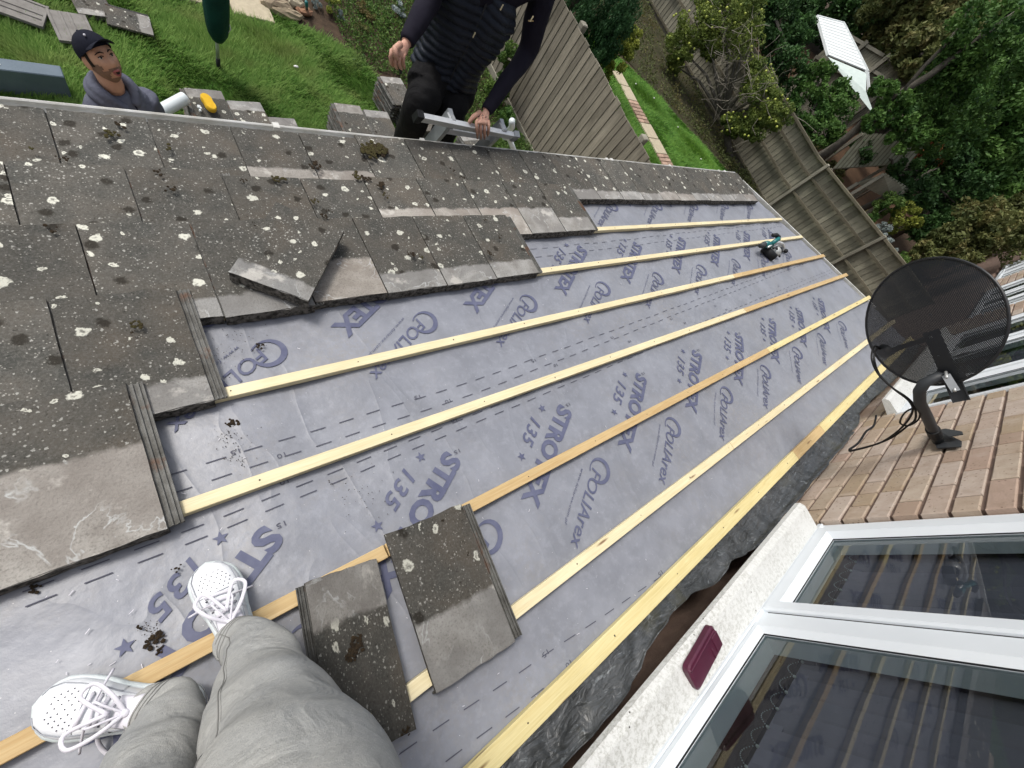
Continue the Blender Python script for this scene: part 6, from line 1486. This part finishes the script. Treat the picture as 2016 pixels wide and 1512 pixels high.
# corrugated shed roofs
def shed(lab, quad_px, X0_, X1_, hgt_lab, n=26):
    P = [on(px, py, 0, X) for (px, py), X in zip(quad_px, (X0_, X0_, X1_, X1_))]
    t = thing('garden_shed', lab, 'shed', (sum(p.x for p in P)/4, sum(p.y for p in P)/4, 0)); dn = 0
    for i in range(n):
        v0, v1 = i/n, (i+.62)/n; MB().poly([P[0].lerp(P[3], v0), P[1].lerp(P[2], v0), P[1].lerp(P[2], v1), P[0].lerp(P[3], v1)], .02).build('roof_rib', M['roofsheet'], t)  # paler ribs over a darker flat sheet paint the light and shade of corrugations
    b = MB(); b.add([p-Vector((0, 0, .012)) for p in P]+[p-Vector((0, 0, .03)) for p in P], [(0, 1, 2, 3), (7, 6, 5, 4), (0, 4, 5, 1), (1, 5, 6, 2), (2, 6, 7, 3), (3, 7, 4, 0)]); b.build('groove_shade_sheet', M['fence2'], t)
    for p in P: MB().box((p.x-.04, p.y-.04, 0), (p.x+.04, p.y+.04, p.z-.02)).build('corner_post', M['rail'], t)
shed('weathered shed with a corrugated roof half hidden under dark branches', [(1640, 332), (1700, 262), (1835, 272), (1790, 322)], 15.6, 16.5, '', 17)
shed('second smaller corrugated shed roof beside the bark chips', [(1690, 360), (1742, 342), (1790, 372), (1762, 396)], 15.2, 15.8, '', 9)
# white greenhouse and the far fence
gh = thing('greenhouse', 'white ribbed roof of a greenhouse shining between the far trees', 'greenhouse', (19, 7, 0))
P = [on(1608, 32, 0, 19), on(1660, 46, 0, 19.6), on(1708, 142, 0, 19.0), on(1630, 110, 0, 18.4)]
b = MB()
for i in range(13):
    u0, u1 = i/13, (i+.86)/13; q = [P[0].lerp(P[3], u0), P[1].lerp(P[2], u0), P[1].lerp(P[2], u1), P[0].lerp(P[3], u1)]; b2_ = MB(); b2_.poly(q, .03); b2_.build('roof_panel', M['whitesheet'], gh)
b = MB(); b.beam(P[1], P[2], .09, .09); b.beam(P[0], P[3], .07, .07); b.beam(P[0], P[1], .07, .07); b.build('roof_frame', M['whitesheet'], gh)
q = [on(1630, 112, 0, 18.3), on(1706, 144, 0, 18.9), on(1705, 180, 0, 18.6), on(1722, 228, 0, 18.2)]
b = MB(); b.poly([q[0], q[1], q[2], q[3]], .02, (-1, 0, 0)); b.build('side_panel', M['mint'], gh)
b = MB(); [b.beam(Vector((p.x, p.y, 0)), p, .06, .06) for p in (P[0], P[1], P[2], P[3])]; b.beam(on(1708, 142, 0, 18.9), on(1711, 184, 0, 18.8), .08, .06); b.build('corner_post', M['whitesheet'], gh)
ff = thing('panel_fence', 'low old fence with top rail running behind the greenhouse', 'fence', (21, 6, 0))
A_, B_ = on(1662, 62, 0, 20.5), on(1812, 150, 0, 20.5); A2, B2 = on(1700, 100, 0, 20.5), on(1770, 178, 0, 20.5)
nb = 34
for k in range(nb):
    p = A_.lerp(B_, k/nb); p2 = A_.lerp(B_, (k+.9)/nb); b = MB(); b.box((p.x, min(p.y, p2.y), 0), (p.x+.03, max(p.y, p2.y), p.z)); b.build('board', M['fence2'], ff)
for dz in (-.02, -.45, -.9): MB().beam(A_+Vector((-.05, 0, dz)), B_+Vector((-.05, 0, dz)), .06, .09).build('rail', M['rail'], ff)
for k in (.3, .6, .9): p = A_.lerp(B_, k); MB().box((p.x-.12, p.y-.06, 0), (p.x-.02, p.y+.06, p.z+.08)).build('fence_post', M['rail'], ff)
flat('brown_yard', [(20.8, 2), (34, 2), (34, 14), (20.8, 14)], .01, simple('brown yard', (.10, .055, .03), (.06, .035, .02), sc=3, rough=1, rand=False))
tag(MB().cbox((0, 0, 0), (.9, .35, .35), .03, Matrix.Translation(on(1742, 42, 2, .3)) @ Matrix.Rotation(.6, 4, 'Z')).build('water_butt', M['teal']), 'teal plastic tub lying in the brown yard at the top right', 'tub')
